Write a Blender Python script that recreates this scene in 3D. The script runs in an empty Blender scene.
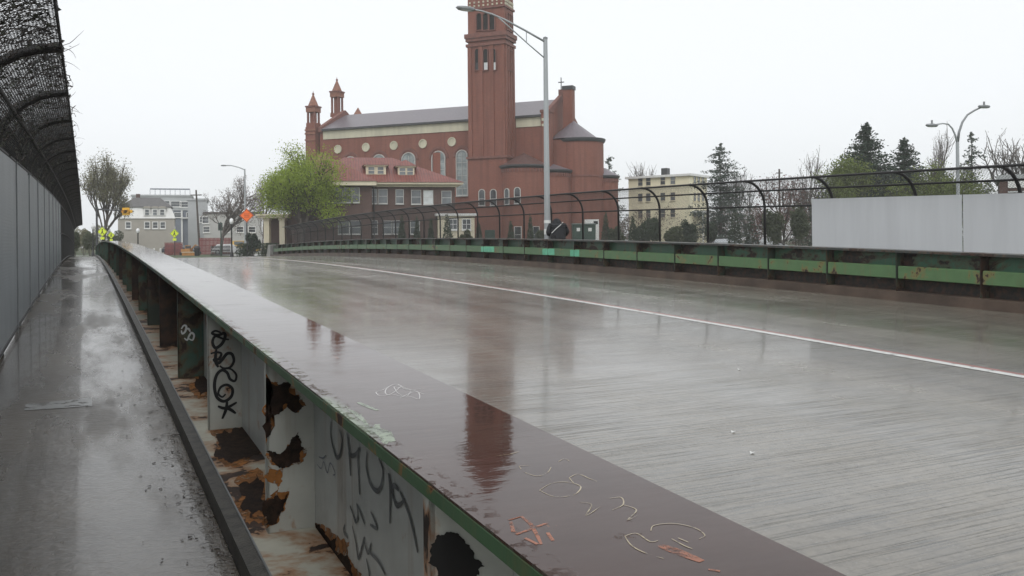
import bpy, math, random
import numpy as np
from mathutils import Matrix, Vector
random.seed(7)
R = math.radians
S = bpy.context.scene
C = S.collection

# ------------------------------------------------------------------ camera
F, U0, V0, EYE = 887.0, 512.0, 241.0, 1.6
TH, ROLL = 0.44887, 0.0107
cth, sth, crl, srl = math.cos(TH), math.sin(TH), math.cos(ROLL), math.sin(ROLL)
cam_d = bpy.data.cameras.new('camera')
cam = bpy.data.objects.new('camera', cam_d); C.objects.link(cam); S.camera = cam
cam_d.sensor_width = 36.0; cam_d.lens = 36.0 * F / 1024.0
cam_d.shift_y = -(288.0 - V0) / 1024.0
cam_d.clip_start = 0.05; cam_d.clip_end = 3000
cam.matrix_world = Matrix.Translation((0, 0, EYE)) @ Matrix.Rotation(-TH, 4, 'Z') @ Matrix.Rotation(math.pi/2, 4, 'X') @ Matrix.Rotation(-ROLL, 4, 'Z')

# ------------------------------------------------------------------ world, sun, exposure
W = bpy.data.worlds.new('World'); S.world = W; W.use_nodes = True
nt = W.node_tree; nt.nodes.clear()
sky = nt.nodes.new('ShaderNodeTexSky'); sky.sky_type = 'NISHITA'; sky.sun_disc = False
sky.sun_elevation = R(48); sky.sun_rotation = R(200); sky.air_density = 1.0; sky.dust_density = 4.0; sky.ozone_density = 1.0
hs = nt.nodes.new('ShaderNodeHueSaturation'); hs.inputs['Saturation'].default_value = 0.10
mx = nt.nodes.new('ShaderNodeMix'); mx.data_type = 'RGBA'; mx.inputs[0].default_value = 0.72
mx.inputs[7].default_value = (8.95, 9.25, 9.55, 1)
bg = nt.nodes.new('ShaderNodeBackground'); bg.inputs['Strength'].default_value = 0.10
wo = nt.nodes.new('ShaderNodeOutputWorld')
nt.links.new(sky.outputs[0], hs.inputs['Color']); nt.links.new(hs.outputs[0], mx.inputs[6])
nt.links.new(mx.outputs[2], bg.inputs['Color']); nt.links.new(bg.outputs[0], wo.inputs['Surface'])
sun_d = bpy.data.lights.new('sun', 'SUN'); sun_d.energy = 0.6; sun_d.angle = R(40); sun_d.color = (1, .98, .95)
sun = bpy.data.objects.new('sun', sun_d); C.objects.link(sun)
sun.rotation_euler = (R(42), 0, R(-20)); sun.location = (0, 0, 60)
S.view_settings.view_transform = 'Standard'; S.view_settings.look = 'None'
S.view_settings.gamma = 1.0; S.view_settings.use_curve_mapping = False
S.cycles.volume_bounces = 3
S.view_settings.exposure = 0.42

# ------------------------------------------------------------------ geometry helpers
KP, TC = 0.00036, 51.0
TEND = 85.0
GZ = 0.15
def prof(t):                       # the vertical curve of the bridge deck
    if t <= TEND: return KP*TC*TC - KP*(t-TC)**2
    z = KP*TC*TC - KP*(TEND-TC)**2; s = min(t-TEND, 22.0); g = 2*KP*(TEND-TC)
    return z - g*s + g*s*s/44.0
def ray(u, v):
    a, b = u-U0, v-V0
    uu = a*crl - b*srl; vv = b*crl + a*srl
    X, up = uu/F, -vv/F
    return Vector((X*cth + sth, -X*sth + cth, up))
def P(u, v, Z): return Vector((0, 0, EYE)) + ray(u, v)*Z
def PX(u, v, x): r = ray(u, v); return Vector((0, 0, EYE)) + r*(x/r.x)
def PY(u, v, y): r = ray(u, v); return Vector((0, 0, EYE)) + r*(y/r.y)
def PZ(u, v, zrel):                # on the surface prof(y)+zrel
    r = ray(u, v); k = 3.0
    for _ in range(60):
        k = k*0.5 + 0.5*((prof(r.y*k)+zrel-EYE)/r.z) if r.z < -1e-6 else k
    return Vector((0, 0, EYE)) + r*k
def ground(x, y):
    d = y + 0.55*max(x, -20) if x > 0 else y
    lo = -7.0
    def sm(e0, e1, q):
        q = min(1, max(0, (q-e0)/(e1-e0))); return q*q*(3-2*q)
    k = sm(-4, 10, d) * (1-sm(62, 80, d))
    return GZ + (lo-GZ)*k - (0.35 if d < -4 else 0)
def PG(u, Z):                      # point on the ground under pixel column u at depth Z
    p = P(u, V0, Z); return Vector((p.x, p.y, ground(p.x, p.y)))

class MB:
    def __init__(s): s.v = []; s.f = []; s.m = []
    def add(s, vs, fs, mi=0):
        n = len(s.v); s.v += [tuple(p) for p in vs]
        for f in fs: s.f.append(tuple(i+n for i in f)); s.m.append(mi)
        return s
    def box(s, x0, x1, y0, y1, z0, z1, mi=0):
        return s.add([(x0,y0,z0),(x1,y0,z0),(x1,y1,z0),(x0,y1,z0),(x0,y0,z1),(x1,y0,z1),(x1,y1,z1),(x0,y1,z1)],
            [(0,3,2,1),(4,5,6,7),(0,1,5,4),(1,2,6,5),(2,3,7,6),(3,0,4,7)], mi)
    def tube(s, pts, rads, n=6, cap=True, mi=0):
        pts = [Vector(p) for p in pts]
        if not hasattr(rads, '__len__'): rads = [rads]*len(pts)
        rings = []; up = None
        for i, p in enumerate(pts):
            d = (pts[min(i+1, len(pts)-1)] - pts[max(i-1, 0)])
            if d.length < 1e-9: d = Vector((0,0,1))
            d.normalize()
            if up is None: up = Vector((1,0,0)) if abs(d.x) < .8 else Vector((0,1,0))
            a = d.cross(up)
            if a.length < 1e-4: a = d.cross(Vector((0,1,0.3)))
            a.normalize(); b = d.cross(a); up = a.cross(d)
            rings.append([p + (a*math.cos(k*2*math.pi/n) + b*math.sin(k*2*math.pi/n))*rads[i] for k in range(n)])
        vs = [q for r in rings for q in r]; fs = []
        for i in range(len(pts)-1):
            for k in range(n):
                fs.append((i*n+k, i*n+(k+1) % n, (i+1)*n+(k+1) % n, (i+1)*n+k))
        if cap: fs.append(tuple(range(n-1, -1, -1))); fs.append(tuple((len(pts)-1)*n+k for k in range(n)))
        return s.add(vs, fs, mi)
    def lathe(s, prof_, cx=0, cy=0, n=16, a0=0, a1=2*math.pi, mi=0):
        full = abs(a1-a0-2*math.pi) < 1e-6; m = n if full else n+1
        vs = [(cx+r*math.cos(a0+(a1-a0)*k/n), cy+r*math.sin(a0+(a1-a0)*k/n), z) for r, z in prof_ for k in range(m)]
        fs = []
        for i in range(len(prof_)-1):
            for k in range(n):
                k2 = (k+1) % m
                fs.append((i*m+k, i*m+k2, (i+1)*m+k2, (i+1)*m+k))
        return s.add(vs, fs, mi)
    def ext(s, poly, axis, a, b, mi=0):   # polygon extruded along an axis: 'y' poly=(x,z); 'x' poly=(y,z); 'z' poly=(x,y)
        def q(p, t):
            return {'y': (p[0], t, p[1]), 'x': (t, p[0], p[1]), 'z': (p[0], p[1], t)}[axis]
        n = len(poly); vs = [q(p, a) for p in poly] + [q(p, b) for p in poly]
        fs = [tuple(range(n)), tuple(range(2*n-1, n-1, -1))] + [(i, i+n, (i+1) % n + n, (i+1) % n) for i in range(n)]
        return s.add(vs, fs, mi)
    def ring(s, outer, inner, y0, y1, mi=0):   # frame between two loops (x,z), extruded in y
        n = len(outer); vs = [(p[0], y0, p[1]) for p in outer]+[(p[0], y0, p[1]) for p in inner]+[(p[0], y1, p[1]) for p in outer]+[(p[0], y1, p[1]) for p in inner]
        fs = []
        for i in range(n):
            j = (i+1) % n
            fs += [(i, j, n+j, n+i), (2*n+i, 3*n+i, 3*n+j, 2*n+j), (i, 2*n+i, 2*n+j, j), (n+i, n+j, 3*n+j, 3*n+i)]
        return s.add(vs, fs, mi)
    def mesh(s, name='mesh', smooth=False):
        me = bpy.data.meshes.new(name); me.from_pydata(s.v, [], s.f)
        import bmesh
        bm = bmesh.new(); bm.from_mesh(me); bmesh.ops.recalc_face_normals(bm, faces=bm.faces); bm.to_mesh(me); bm.free()
        if smooth: me.polygons.foreach_set('use_smooth', [True]*len(me.polygons))
        return me
    def build(s, name, mat, parent=None, smooth=False, loc=None, rz=0, fast=False):
        if fast:
            me = bpy.data.meshes.new(name); me.from_pydata(s.v, [], s.f)
        else: me = s.mesh(name, smooth)
        return link(name, me, mat, parent, loc, rz)
def link(name, me, mat, parent=None, loc=None, rz=0):
    if mat is not None and not me.materials:
        me.materials.append(mat)
    o = bpy.data.objects.new(name, me); C.objects.link(o)
    if parent: o.parent = parent
    if loc is not None: o.location = loc
    o.rotation_euler = (0, 0, rz)
    return o
def smooth_angle(o, deg=40):
    me = o.data; me.polygons.foreach_set('use_smooth', [True]*len(me.polygons)); me.set_sharp_from_angle(angle=R(deg))
    return o
def tag(o, label, cat, group=None, kind=None):
    o['label'] = label; o['category'] = cat
    if group: o['group'] = group
    if kind: o['kind'] = kind
    return o
def struct(o): o['kind'] = 'structure'; return o
def empty(name, loc, rz=0, parent=None):
    o = bpy.data.objects.new(name, None); C.objects.link(o); o.location = loc; o.rotation_euler = (0, 0, rz)
    o.empty_display_size = .3
    if parent: o.parent = parent
    return o
def copy_tree(o, parent=None):
    c = o.copy(); C.objects.link(c); c.parent = parent
    for ch in list(o.children): copy_tree(ch, c)
    return c
class Frame:                       # a building's own axes; local x runs right along its front, y runs away
    def __init__(s, name, u, Z, hx):
        o = P(u, V0, Z); s.o = Vector((o.x, o.y, GZ-0.02)); s.rz = math.pi/2 - (TH + R(hx))
        s.e = empty(name, s.o, s.rz); s.inv = Matrix.Rotation(-s.rz, 3, 'Z')
    def hit(s, u, v, y=0.0):
        o = s.inv @ (Vector((0,0,EYE)) - s.o); r = s.inv @ ray(u, v); k = (y-o.y)/r.y; p = o + r*k; return p
    def hitx(s, u, v, x):
        o = s.inv @ (Vector((0,0,EYE)) - s.o); r = s.inv @ ray(u, v); k = (x-o.x)/r.x; p = o + r*k; return p

# ------------------------------------------------------------------ materials
class NT:
    def __init__(s, name):
        s.m = bpy.data.materials.new(name); s.m.use_nodes = True; s.t = s.m.node_tree
        s.b = s.t.nodes['Principled BSDF']
    def n(s, ty, **kw):
        x = s.t.nodes.new(ty)
        for k, v in kw.items():
            if k in x.inputs: x.inputs[k].default_value = v
            else: setattr(x, k, v)
        return x
    def l(s, a, b): s.t.links.new(a, b)
    def pos(s): 
        if not hasattr(s, '_p'): s._p = s.n('ShaderNodeNewGeometry').outputs['Position']
        return s._p
    def obj(s): return s.n('ShaderNodeTexCoord').outputs['Object']
    def map(s, vec, sc):
        x = s.n('ShaderNodeMapping'); x.inputs['Scale'].default_value = sc; s.l(vec, x.inputs['Vector']); return x.outputs[0]
    def noise(s, vec, scale, detail=4, rough=.55, dist=0):
        x = s.n('ShaderNodeTexNoise'); x.inputs['Scale'].default_value = scale; x.inputs['Detail'].default_value = detail
        x.inputs['Roughness'].default_value = rough; x.inputs['Distortion'].default_value = dist
        s.l(vec, x.inputs['Vector']); return x.outputs[0]
    def ramp(s, fac, stops):
        x = s.n('ShaderNodeValToRGB'); cr = x.color_ramp
        while len(cr.elements) < len(stops): cr.elements.new(.5)
        for e, (p, c) in zip(cr.elements, stops):
            e.position = p; e.color = (c, c, c, 1) if not hasattr(c, '__len__') else (c[0], c[1], c[2], 1)
        s.l(fac, x.inputs[0]); return x.outputs[0]
    def mix(s, fac, a, b, mode='MIX'):
        x = s.n('ShaderNodeMix', data_type='RGBA', blend_type=mode)
        for val, sock in ((fac, 0), (a, 6), (b, 7)):
            if hasattr(val, 'links'): s.l(val, x.inputs[sock])
            else: x.inputs[sock].default_value = val if sock == 0 else (val[0], val[1], val[2], 1)
        return x.outputs[2]
    def math(s, op, a, b=0.0):
        x = s.n('ShaderNodeMath', operation=op)
        for i, val in enumerate((a, b)):
            if hasattr(val, 'links'): s.l(val, x.inputs[i])
            else: x.inputs[i].default_value = val
        return x.outputs[0]
    def bump(s, h, dist=.01, strength=1.0):
        x = s.n('ShaderNodeBump'); x.inputs['Distance'].default_value = dist; x.inputs['Strength'].default_value = strength
        s.l(h, x.inputs['Height']); s.l(x.outputs[0], s.b.inputs['Normal']); return x
    def set(s, **kw):
        for k, v in kw.items():
            i = s.b.inputs[k.replace('_', ' ')]
            if hasattr(v, 'links'): s.l(v, i)
            elif hasattr(v, '__len__'): i.default_value = (v[0], v[1], v[2], 1)
            else: i.default_value = v
        return s
def simple(name, col, rough=.6, var=.25, scale=3.0, bump=0.0, metallic=0.0, spec=.5, streak=False, local=False):
    n = NT(name); v = n.obj() if local else n.pos()
    if streak: v = n.map(v, (1, 1, .12))
    f = n.noise(v, scale, 5, .6)
    d = tuple(c*(1-var) for c in col); e = tuple(min(1, c*(1+var)) for c in col)
    n.set(Base_Color=n.ramp(f, [(.3, d), (.7, e)]), Roughness=rough, Metallic=metallic)
    n.b.inputs['Specular IOR Level'].default_value = spec
    if bump: n.bump(n.noise(v, scale*6, 4), bump)
    return n.m
def brick_mat(name, c1, c2, mortar, bw=.22, bh=.075, rough=.75):
    n = NT(name); x = n.n('ShaderNodeSeparateXYZ'); n.l(n.obj(), x.inputs[0])
    cv = n.n('ShaderNodeCombineXYZ'); n.l(n.math('ADD', x.outputs[0], x.outputs[1]), cv.inputs[0]); n.l(x.outputs[2], cv.inputs[1])
    b = n.n('ShaderNodeTexBrick'); b.inputs['Scale'].default_value = 1.0; b.inputs['Brick Width'].default_value = bw; b.inputs['Row Height'].default_value = bh
    b.inputs['Mortar Size'].default_value = .008; b.inputs['Color1'].default_value = (*c1, 1); b.inputs['Color2'].default_value = (*c2, 1); b.inputs['Mortar'].default_value = (*mortar, 1)
    n.l(cv.outputs[0], b.inputs['Vector'])
    big = n.noise(n.obj(), .35, 6, .6); st = n.noise(n.map(n.obj(), (2.2, 2.2, .1)), 1.0, 4, .6)
    c = n.mix(n.ramp(big, [(.35, 0), (.7, .55)]), b.outputs[0], (c1[0]*.62, c1[1]*.66, c1[2]*.7))
    c = n.mix(n.ramp(st, [(.48, 0), (.75, .6)]), c, (c1[0]*.45, c1[1]*.5, c1[2]*.55))
    n.set(Base_Color=c, Roughness=rough); n.bump(b.outputs['Fac'], -.004, .5)
    return n.m
M = {}
KP_, TC_ = KP, TC
# wet bridge deck: tined concrete with a film of water
n = NT('wet_concrete_road'); p = n.pos()
blot = n.noise(p, .35, 6, .6); fine = n.noise(p, 14, 5, .7); trk = n.noise(n.map(p, (1.1, .05, 1)), 1.0, 4, .55)
tin = n.noise(n.map(p, (.35, 9, 1)), 1.6, 5, .65); tin2 = n.noise(n.map(p, (.9, 34, 1)), 1.0, 3, .6)
c = n.ramp(blot, [(.28, (.142, .126, .102)), (.72, (.185, .167, .138))])
c = n.mix(n.ramp(tin, [(.40, .28), (.54, 0)]), c, (.065, .063, .058))
c = n.mix(n.ramp(tin2, [(.38, .7), (.5, 0)]), c, (.07, .068, .063))
c = n.mix(n.ramp(trk, [(.42, 0), (.65, .45)]), c, (.235, .208, .165))
gro = n.noise(n.map(p, (.7, 48, 1)), 1.0, 3, .55)
c = n.mix(n.ramp(gro, [(.36, .32), (.42, 0)]), c, (.035, .033, .029))
c = n.mix(n.ramp(fine, [(.3, .45), (.55, 0)]), c, (.05, .047, .042))
c = n.mix(n.ramp(n.noise(p, 60, 3, .6), [(.62, 0), (.72, .35)]), c, (.32, .31, .29))
rr = n.math('ADD', n.math('MULTIPLY', n.ramp(trk, [(.35, 0), (.65, 1)]), .12), n.ramp(n.noise(n.map(p, (.5, 1.2, 1)), .8, 6, .65), [(.3, .10), (.7, .20)]))
n.set(Base_Color=c, Roughness=rr, Coat_Weight=n.ramp(n.noise(n.map(p, (.25, 1.3, 1)), .5, 6, .6), [(.36, .1), (.64, .45)]), Coat_Roughness=.08)
n.b.inputs['Coat IOR'].default_value = 1.33
n.bump(n.math('ADD', n.math('MULTIPLY', tin, .25), n.math('ADD', n.math('MULTIPLY', n.ramp(gro, [(.36, 0), (.44, 1)]), .5), n.math('MULTIPLY', fine, .3))), .0035, .8)
M['road'] = n.m
n = NT('wet_concrete_walk'); p = n.pos()
sx = n.n('ShaderNodeSeparateXYZ'); n.l(p, sx.inputs[0])
blot = n.noise(p, .9, 7, .62); fine = n.noise(p, 26, 5, .7); pud = n.noise(n.map(p, (1.3, .30, 1)), .9, 6, .6)
wetm = n.ramp(pud, [(.40, 0), (.54, 1)])
c = n.ramp(blot, [(.3, (.058, .046, .034)), (.7, (.12, .098, .074))])
c = n.mix(n.ramp(fine, [(.35, .4), (.6, 0)]), c, (.05, .048, .046))
n.set(Base_Color=c, Roughness=n.ramp(wetm, [(0, .36), (1, .13)]), Coat_Weight=n.math('MULTIPLY', wetm, .55), Coat_Roughness=.07)
n.b.inputs['Coat IOR'].default_value = 1.33
n.bump(n.math('ADD', n.math('MULTIPLY', n.noise(n.map(p, (1, 2.2, 1)), 7, 6, .65), 1.0), n.math('MULTIPLY', fine, .4)), .009, .9)
M['walk'] = n.m
# top flange: dark maroon wet paint
n = NT('wet_maroon_steel'); p = n.pos()
a = n.noise(p, 2.2, 6, .6); fl = n.noise(p, 3.1, 8, .68, .4); gr = n.noise(n.map(p, (1, .6, 1)), 1.7, 7, .65)
c = n.ramp(a, [(.3, (.042, .021, .016)), (.7, (.064, .034, .027))])
c = n.mix(n.ramp(fl, [(.69, 0), (.705, .7)]), c, (.19, .15, .125))
c = n.mix(n.ramp(n.noise(p, 5.3, 7, .66, .5), [(.68, 0), (.71, .8)]), c, (.26, .10, .045))
sx = n.n('ShaderNodeSeparateXYZ'); n.l(p, sx.inputs[0])
edge = n.math('MULTIPLY', n.ramp(n.math('SUBTRACT', sx.outputs[0], .8), [(.0, 1), (.07, 0)]), n.ramp(gr, [(.47, 0), (.53, 1)]))
c = n.mix(edge, c, (.20, .27, .17))
c = n.mix(n.ramp(n.noise(p, 11, 6, .7), [(.6, 0), (.8, .25)]), c, (.13, .085, .075))
n.set(Base_Color=c, Roughness=n.ramp(n.noise(p, 2.4, 7, .65), [(.35, .035), (.55, .07), (.75, .16)]))
n.b.inputs['IOR'].default_value = 1.33
rip = n.math('ADD', n.noise(n.map(p, (.55, 1.6, 1)), 9, 3, .55), n.math('MULTIPLY', n.noise(p, 34, 3, .6), .22))
cr_ = n.ramp(n.noise(p, 15, 8, .7, .2), [(.54, 0), (.60, 1)])
edgeb = n.math('MULTIPLY', cr_, n.ramp(n.math('SUBTRACT', sx.outputs[0], .8), [(.02, 1), (.085, .0)]))
n.bump(n.math('ADD', n.math('MULTIPLY', rip, .35), n.math('ADD', n.math('MULTIPLY', n.ramp(fl, [(.68, 0), (.705, 1)]), .5), n.math('MULTIPLY', edgeb, .7))), .0022, .9)
M['flange'] = n.m
def rusty(name, near, far, amount, y0=8.5, y1=11.5, scale=1.5, zstretch=.8, orange=(.30, .12, .03), rough=.42, dark=(.018, .012, .009), wide=.05, low=None):
    n = NT(name); p = n.pos(); sx = n.n('ShaderNodeSeparateXYZ'); n.l(p, sx.inputs[0])
    t = n.n('ShaderNodeMapRange'); t.inputs[1].default_value = y0; t.inputs[2].default_value = y1; n.l(sx.outputs[1], t.inputs[0])
    pa = n.mix(t.outputs[0], near, far)
    d1 = n.noise(p, 4, 6, .6); st = n.noise(n.map(p, (5, 5, .35)), 1.6, 5, .6)
    pa = n.mix(n.ramp(d1, [(.35, .35), (.65, 0)]), pa, tuple(c*.55 for c in near))
    pa = n.mix(n.ramp(st, [(.56, 0), (.75, .45)]), pa, (.20, .11, .05))
    r = n.noise(n.map(p, (1, 1, zstretch)), scale, 9, .62, .3)
    th = .62 - amount
    if low:
        dy = n.math('SUBTRACT', sx.outputs[1], TC_); h = n.math('ADD', n.math('SUBTRACT', sx.outputs[2], KP_*TC_*TC_), n.math('MULTIPLY', n.math('MULTIPLY', dy, dy), KP_))
        lm = n.n('ShaderNodeMapRange'); lm.inputs[1].default_value = low; lm.inputs[2].default_value = low-.2; n.l(h, lm.inputs[0])
        r = n.math('ADD', r, n.math('MULTIPLY', lm.outputs[0], .26))
    c = n.mix(n.ramp(r, [(th-wide, 0), (th, .8)]), pa, orange)
    core = n.ramp(r, [(th+.002, 0), (th+.018, 1)])
    c = n.mix(core, c, n.mix(n.ramp(n.noise(p, 9, 6, .6), [(.4, 0), (.7, 1)]), dark, (.07, .032, .018)))
    n.set(Base_Color=c, Roughness=n.ramp(core, [(0, rough), (1, .62)]))
    n.bump(n.math('ADD', n.math('MULTIPLY', core, -1.0), n.math('MULTIPLY', n.noise(p, 40, 4), .3)), .004, .7)
    return n.m
GREYP, GREENP = (.49, .51, .49), (.035, .085, .06)
M['web'] = rusty('peeling_web_paint', GREYP, GREENP, -.035, scale=1.9)
M['shelf'] = rusty('rusty_shelf_paint', (.52, .51, .43), (.10, .12, .09), .10, scale=2.3, y0=9, y1=16, wide=.1)
M['stiffc'] = rusty('peeling_stiffener_paint', (.48, .49, .45), GREENP, -.02, scale=2.6, y0=8, y1=9.2)
M['stiff'] = rusty('rusty_stiffener_paint', (.20, .23, .2), GREENP, .07, scale=2.2, y0=8, y1=9.2, orange=(.08, .045, .02))
M['stiffd'] = rusty('dark_rust_plate', (.05, .05, .04), (.03, .06, .045), .13, scale=1.4, y0=8, y1=20, orange=(.07, .04, .02))
M['edge'] = rusty('green_flange_edge', (.055, .115, .055), (.035, .06, .045), .0, scale=6, y0=6, y1=14)
M['gweb'] = rusty('green_web_paint', (.055, .15, .088), (.04, .09, .055), .085, scale=.9, zstretch=1.6, y0=16, y1=34, orange=(.075, .07, .035), dark=(.014, .014, .011), low=.34)
M['grail'] = rusty('pale_green_rail_paint', (.105, .20, .085), (.075, .15, .07), -.02, scale=2.2, y0=16, y1=42, orange=(.22, .15, .05))
M['gstiff'] = rusty('brown_stiffener_rust', (.055, .06, .04), (.04, .06, .042), .10, scale=2.0, orange=(.09, .05, .025))
M['gtop'] = rusty('dark_flange_rust', (.055, .06, .05), (.05, .055, .05), .06, scale=2.0, orange=(.09, .055, .03))
M['mint'] = simple('fresh_mint_paint', (.13, .46, .29), .5, .2, 5)
M['kerbsteel'] = simple('wet_dark_steel', (.042, .038, .031), .5, .7, 13, .005)
M['kerbrust'] = simple('brown_stained_kerb', (.085, .058, .042), .55, .45, 1.6, .006)
n = NT('grey_fence_panel'); p = n.pos(); sx = n.n('ShaderNodeSeparateXYZ'); n.l(p, sx.inputs[0])
kd = math.pi/.08
dg = n.math('MULTIPLY', n.math('SINE', n.math('MULTIPLY', n.math('ADD', sx.outputs[1], sx.outputs[2]), kd)), n.math('SINE', n.math('MULTIPLY', n.math('SUBTRACT', sx.outputs[1], sx.outputs[2]), kd)))
c = n.ramp(n.noise(n.map(p, (1, 1, .2)), 2.5, 5, .6), [(.3, (.27, .295, .31)), (.7, (.36, .385, .40))])
c = n.mix(n.ramp(n.math('ABSOLUTE', dg), [(.12, .9), (.32, 0)]), c, (.03, .034, .037))
n.set(Base_Color=c, Roughness=.45); n.bump(n.math('ABSOLUTE', dg), .006, .8); M['panel'] = n.m
M['steel'] = simple('black_fence_steel', (.013, .012, .012), .6, .4, 8)
M['wire'] = simple('fence_wire', (.028, .028, .028), .5, .2, 8)
M['wirel'] = simple('vinyl_fence_wire', (.012, .012, .012), .5, .2, 8)
M['vine'] = simple('dead_vine', (.045, .034, .028), .8, .5, 9)
M['vineleaf'] = simple('withered_vine_leaf', (.03, .032, .022), .75, .5, 9)
M['galv'] = simple('galvanised_steel', (.36, .38, .39), .45, .12, 2.2, 0, .25, streak=True)
M['galvd'] = simple('weathered_aluminium', (.22, .23, .235), .4, .15, 3, 0, .3)
M['greywall'] = simple('grey_painted_screen', (.63, .645, .66), .5, .055, 2.6, streak=True)
M['brick'] = brick_mat('red_church_brick', (.25, .08, .048), (.195, .06, .037), (.20, .115, .095))
M['brickd'] = brick_mat('brown_rectory_brick', (.105, .054, .042), (.078, .04, .033), (.15, .11, .095))
M['stone'] = simple('brownstone_trim', (.17, .072, .056), .75, .2, 2)
M['terra'] = simple('terracotta', (.23, .105, .07), .75, .25, 3)
M['cream'] = simple('cream_stucco_band', (.50, .475, .36), .7, .16, .8, streak=True)
M['slate'] = simple('wet_slate_roof', (.135, .115, .13), .38, .2, 3.5, .004)
M['chroof'] = simple('brown_chapel_roof', (.085, .042, .036), .5, .25, 3)
n = NT('red_clay_tile'); o_ = n.obj(); wv = n.n('ShaderNodeTexWave'); wv.wave_type = 'BANDS'; wv.bands_direction = 'X'; wv.inputs['Scale'].default_value = 1.1; wv.inputs['Distortion'].default_value = .3
n.l(o_, wv.inputs['Vector'])
c = n.ramp(n.noise(o_, 1.3, 6, .65), [(.3, (.14, .042, .032)), (.7, (.225, .068, .05))])
c = n.mix(n.ramp(wv.outputs[0], [(0, .45), (.5, 0)]), c, (.075, .026, .024))
n.set(Base_Color=c, Roughness=.5); n.bump(wv.outputs[0], .03, .7); M['tile'] = n.m
M['dkmetal'] = simple('dark_gutter_metal', (.04, .042, .045), .5, .2, 3)
M['white'] = simple('white_paint', (.70, .70, .68), .55, .07, 1.5, streak=True)
M['offwhite'] = simple('weathered_white_trim', (.46, .46, .44), .6, .12, 2)
M['creamw'] = simple('cream_wood_trim', (.62, .56, .42), .6, .08, 2)
n = NT('window_glass'); n.set(Base_Color=n.ramp(n.noise(n.pos(), .45, 3), [(.35, (.025, .03, .035)), (.7, (.16, .18, .19))]), Roughness=.07); n.b.inputs['Specular IOR Level'].default_value = .8; M['glass'] = n.m
n = NT('pale_leaded_glass'); n.set(Base_Color=n.ramp(n.noise(n.pos(), .9, 3), [(.35, (.16, .19, .19)), (.7, (.36, .40, .40))]), Roughness=.15); M['pglass'] = n.m
M['blind'] = simple('window_blind', (.55, .58, .58), .5, .15, 2)
M['void'] = simple('dark_opening', (.012, .011, .011), .9, .2, 2)
M['yellow'] = simple('pale_yellow_siding', (.80, .74, .54), .65, .07, .9, streak=True)
M['tan'] = simple('grey_tan_siding', (.36, .335, .295), .65, .06, 1)
M['grey1'] = simple('light_grey_cladding', (.40, .415, .42), .6, .06, .6)
M['grey2'] = simple('blue_grey_cladding', (.17, .19, .225), .6, .08, .6)
M['grey3'] = simple('pale_stucco', (.46, .46, .44), .65, .06, .6)
M['shingle'] = simple('dark_shingle', (.085, .08, .078), .55, .25, 2.5, .004)
M['asphalt'] = simple('wet_asphalt', (.075, .075, .075), .24, .25, .8, .004)
M['footway'] = simple('damp_pavement', (.26, .255, .245), .35, .15, 1.2, .003)
M['grass'] = simple('spring_verge', (.055, .075, .03), .85, .45, .7, .03)
M['paint0'] = simple('white_marking', (.62, .62, .60), .35, .18, 5)
M['redline'] = simple('brown_marking_edge', (.24, .075, .062), .35, .2, 5)
M['bark'] = simple('grey_brown_bark', (.075, .062, .052), .9, .35, 5, .01)
M['barkl'] = simple('pale_branch_bark', (.13, .115, .105), .9, .3, 5)
def leafmat(name, dark, light, rough=.65, tr=.25):
    n = NT(name); f = n.noise(n.pos(), 1.1, 4, .6); g = n.noise(n.pos(), 7, 2)
    c = n.mix(n.ramp(g, [(.3, 0), (.7, .5)]), n.ramp(f, [(.32, dark), (.68, light)]), tuple(x*1.25 for x in light))
    n.set(Base_Color=c, Roughness=rough)
    tl = n.n('ShaderNodeBsdfTranslucent'); n.l(c, tl.inputs[0]); ms = n.n('ShaderNodeMixShader'); ms.inputs[0].default_value = tr
    out = n.t.nodes['Material Output']; n.l(n.b.outputs[0], ms.inputs[1]); n.l(tl.outputs[0], ms.inputs[2]); n.l(ms.outputs[0], out.inputs[0])
    return n.m
M['l_green'] = leafmat('fresh_green_leaf', (.12, .185, .018), (.33, .41, .055), tr=.45)
M['l_green2'] = leafmat('dull_spring_leaf', (.075, .11, .022), (.18, .22, .055), tr=.35)
M['l_olive'] = leafmat('olive_bud_leaf', (.10, .10, .055), (.20, .19, .105))
M['l_bud'] = leafmat('brown_bud', (.10, .075, .06), (.17, .13, .10))
M['l_red'] = leafmat('red_bud', (.10, .05, .045), (.18, .09, .08))
M['l_dark'] = leafmat('dark_needle', (.012, .026, .014), (.03, .055, .03), tr=.1)
M['l_pine'] = leafmat('grey_pine_needle', (.025, .042, .03), (.07, .095, .07), tr=.15)
M['l_arb'] = leafmat('arborvitae_leaf', (.016, .032, .014), (.04, .062, .026), tr=.1)
M['l_shrub'] = leafmat('shrub_leaf', (.035, .05, .022), (.085, .10, .045))
M['orange'] = simple('orange_sign', (.95, .17, .02), .45, .05, 3)
M['lime'] = simple('lime_warning_sign', (.72, .85, .04), .45, .05, 3)
M['amber'] = simple('amber_signal_housing', (.75, .42, .03), .45, .08, 3)
M['black'] = simple('black_paint', (.012, .012, .013), .4, .2, 4)
M['rubber'] = simple('tyre_rubber', (.02, .02, .02), .8, .2, 4)
M['redpl'] = simple('red_barrier', (.2, .045, .04), .55, .2, 1)
M['ltgreen'] = simple('dark_green_steel', (.03, .06, .045), .5, .2, 2)
M['cloth'] = simple('black_jacket', (.012, .013, .016), .8, .4, 9)
M['jeans'] = simple('dark_trousers', (.02, .022, .03), .85, .3, 9)
M['skin'] = simple('skin', (.45, .27, .20), .6, .05, 5)
M['spray'] = simple('black_spray_paint', (.01, .01, .012), .5, .2, 5)
M['sprayf'] = simple('faded_spray_paint', (.12, .13, .135), .5, .45, 9)
M['sprayb'] = simple('blue_grey_marker', (.20, .22, .27), .5, .3, 9)
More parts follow.
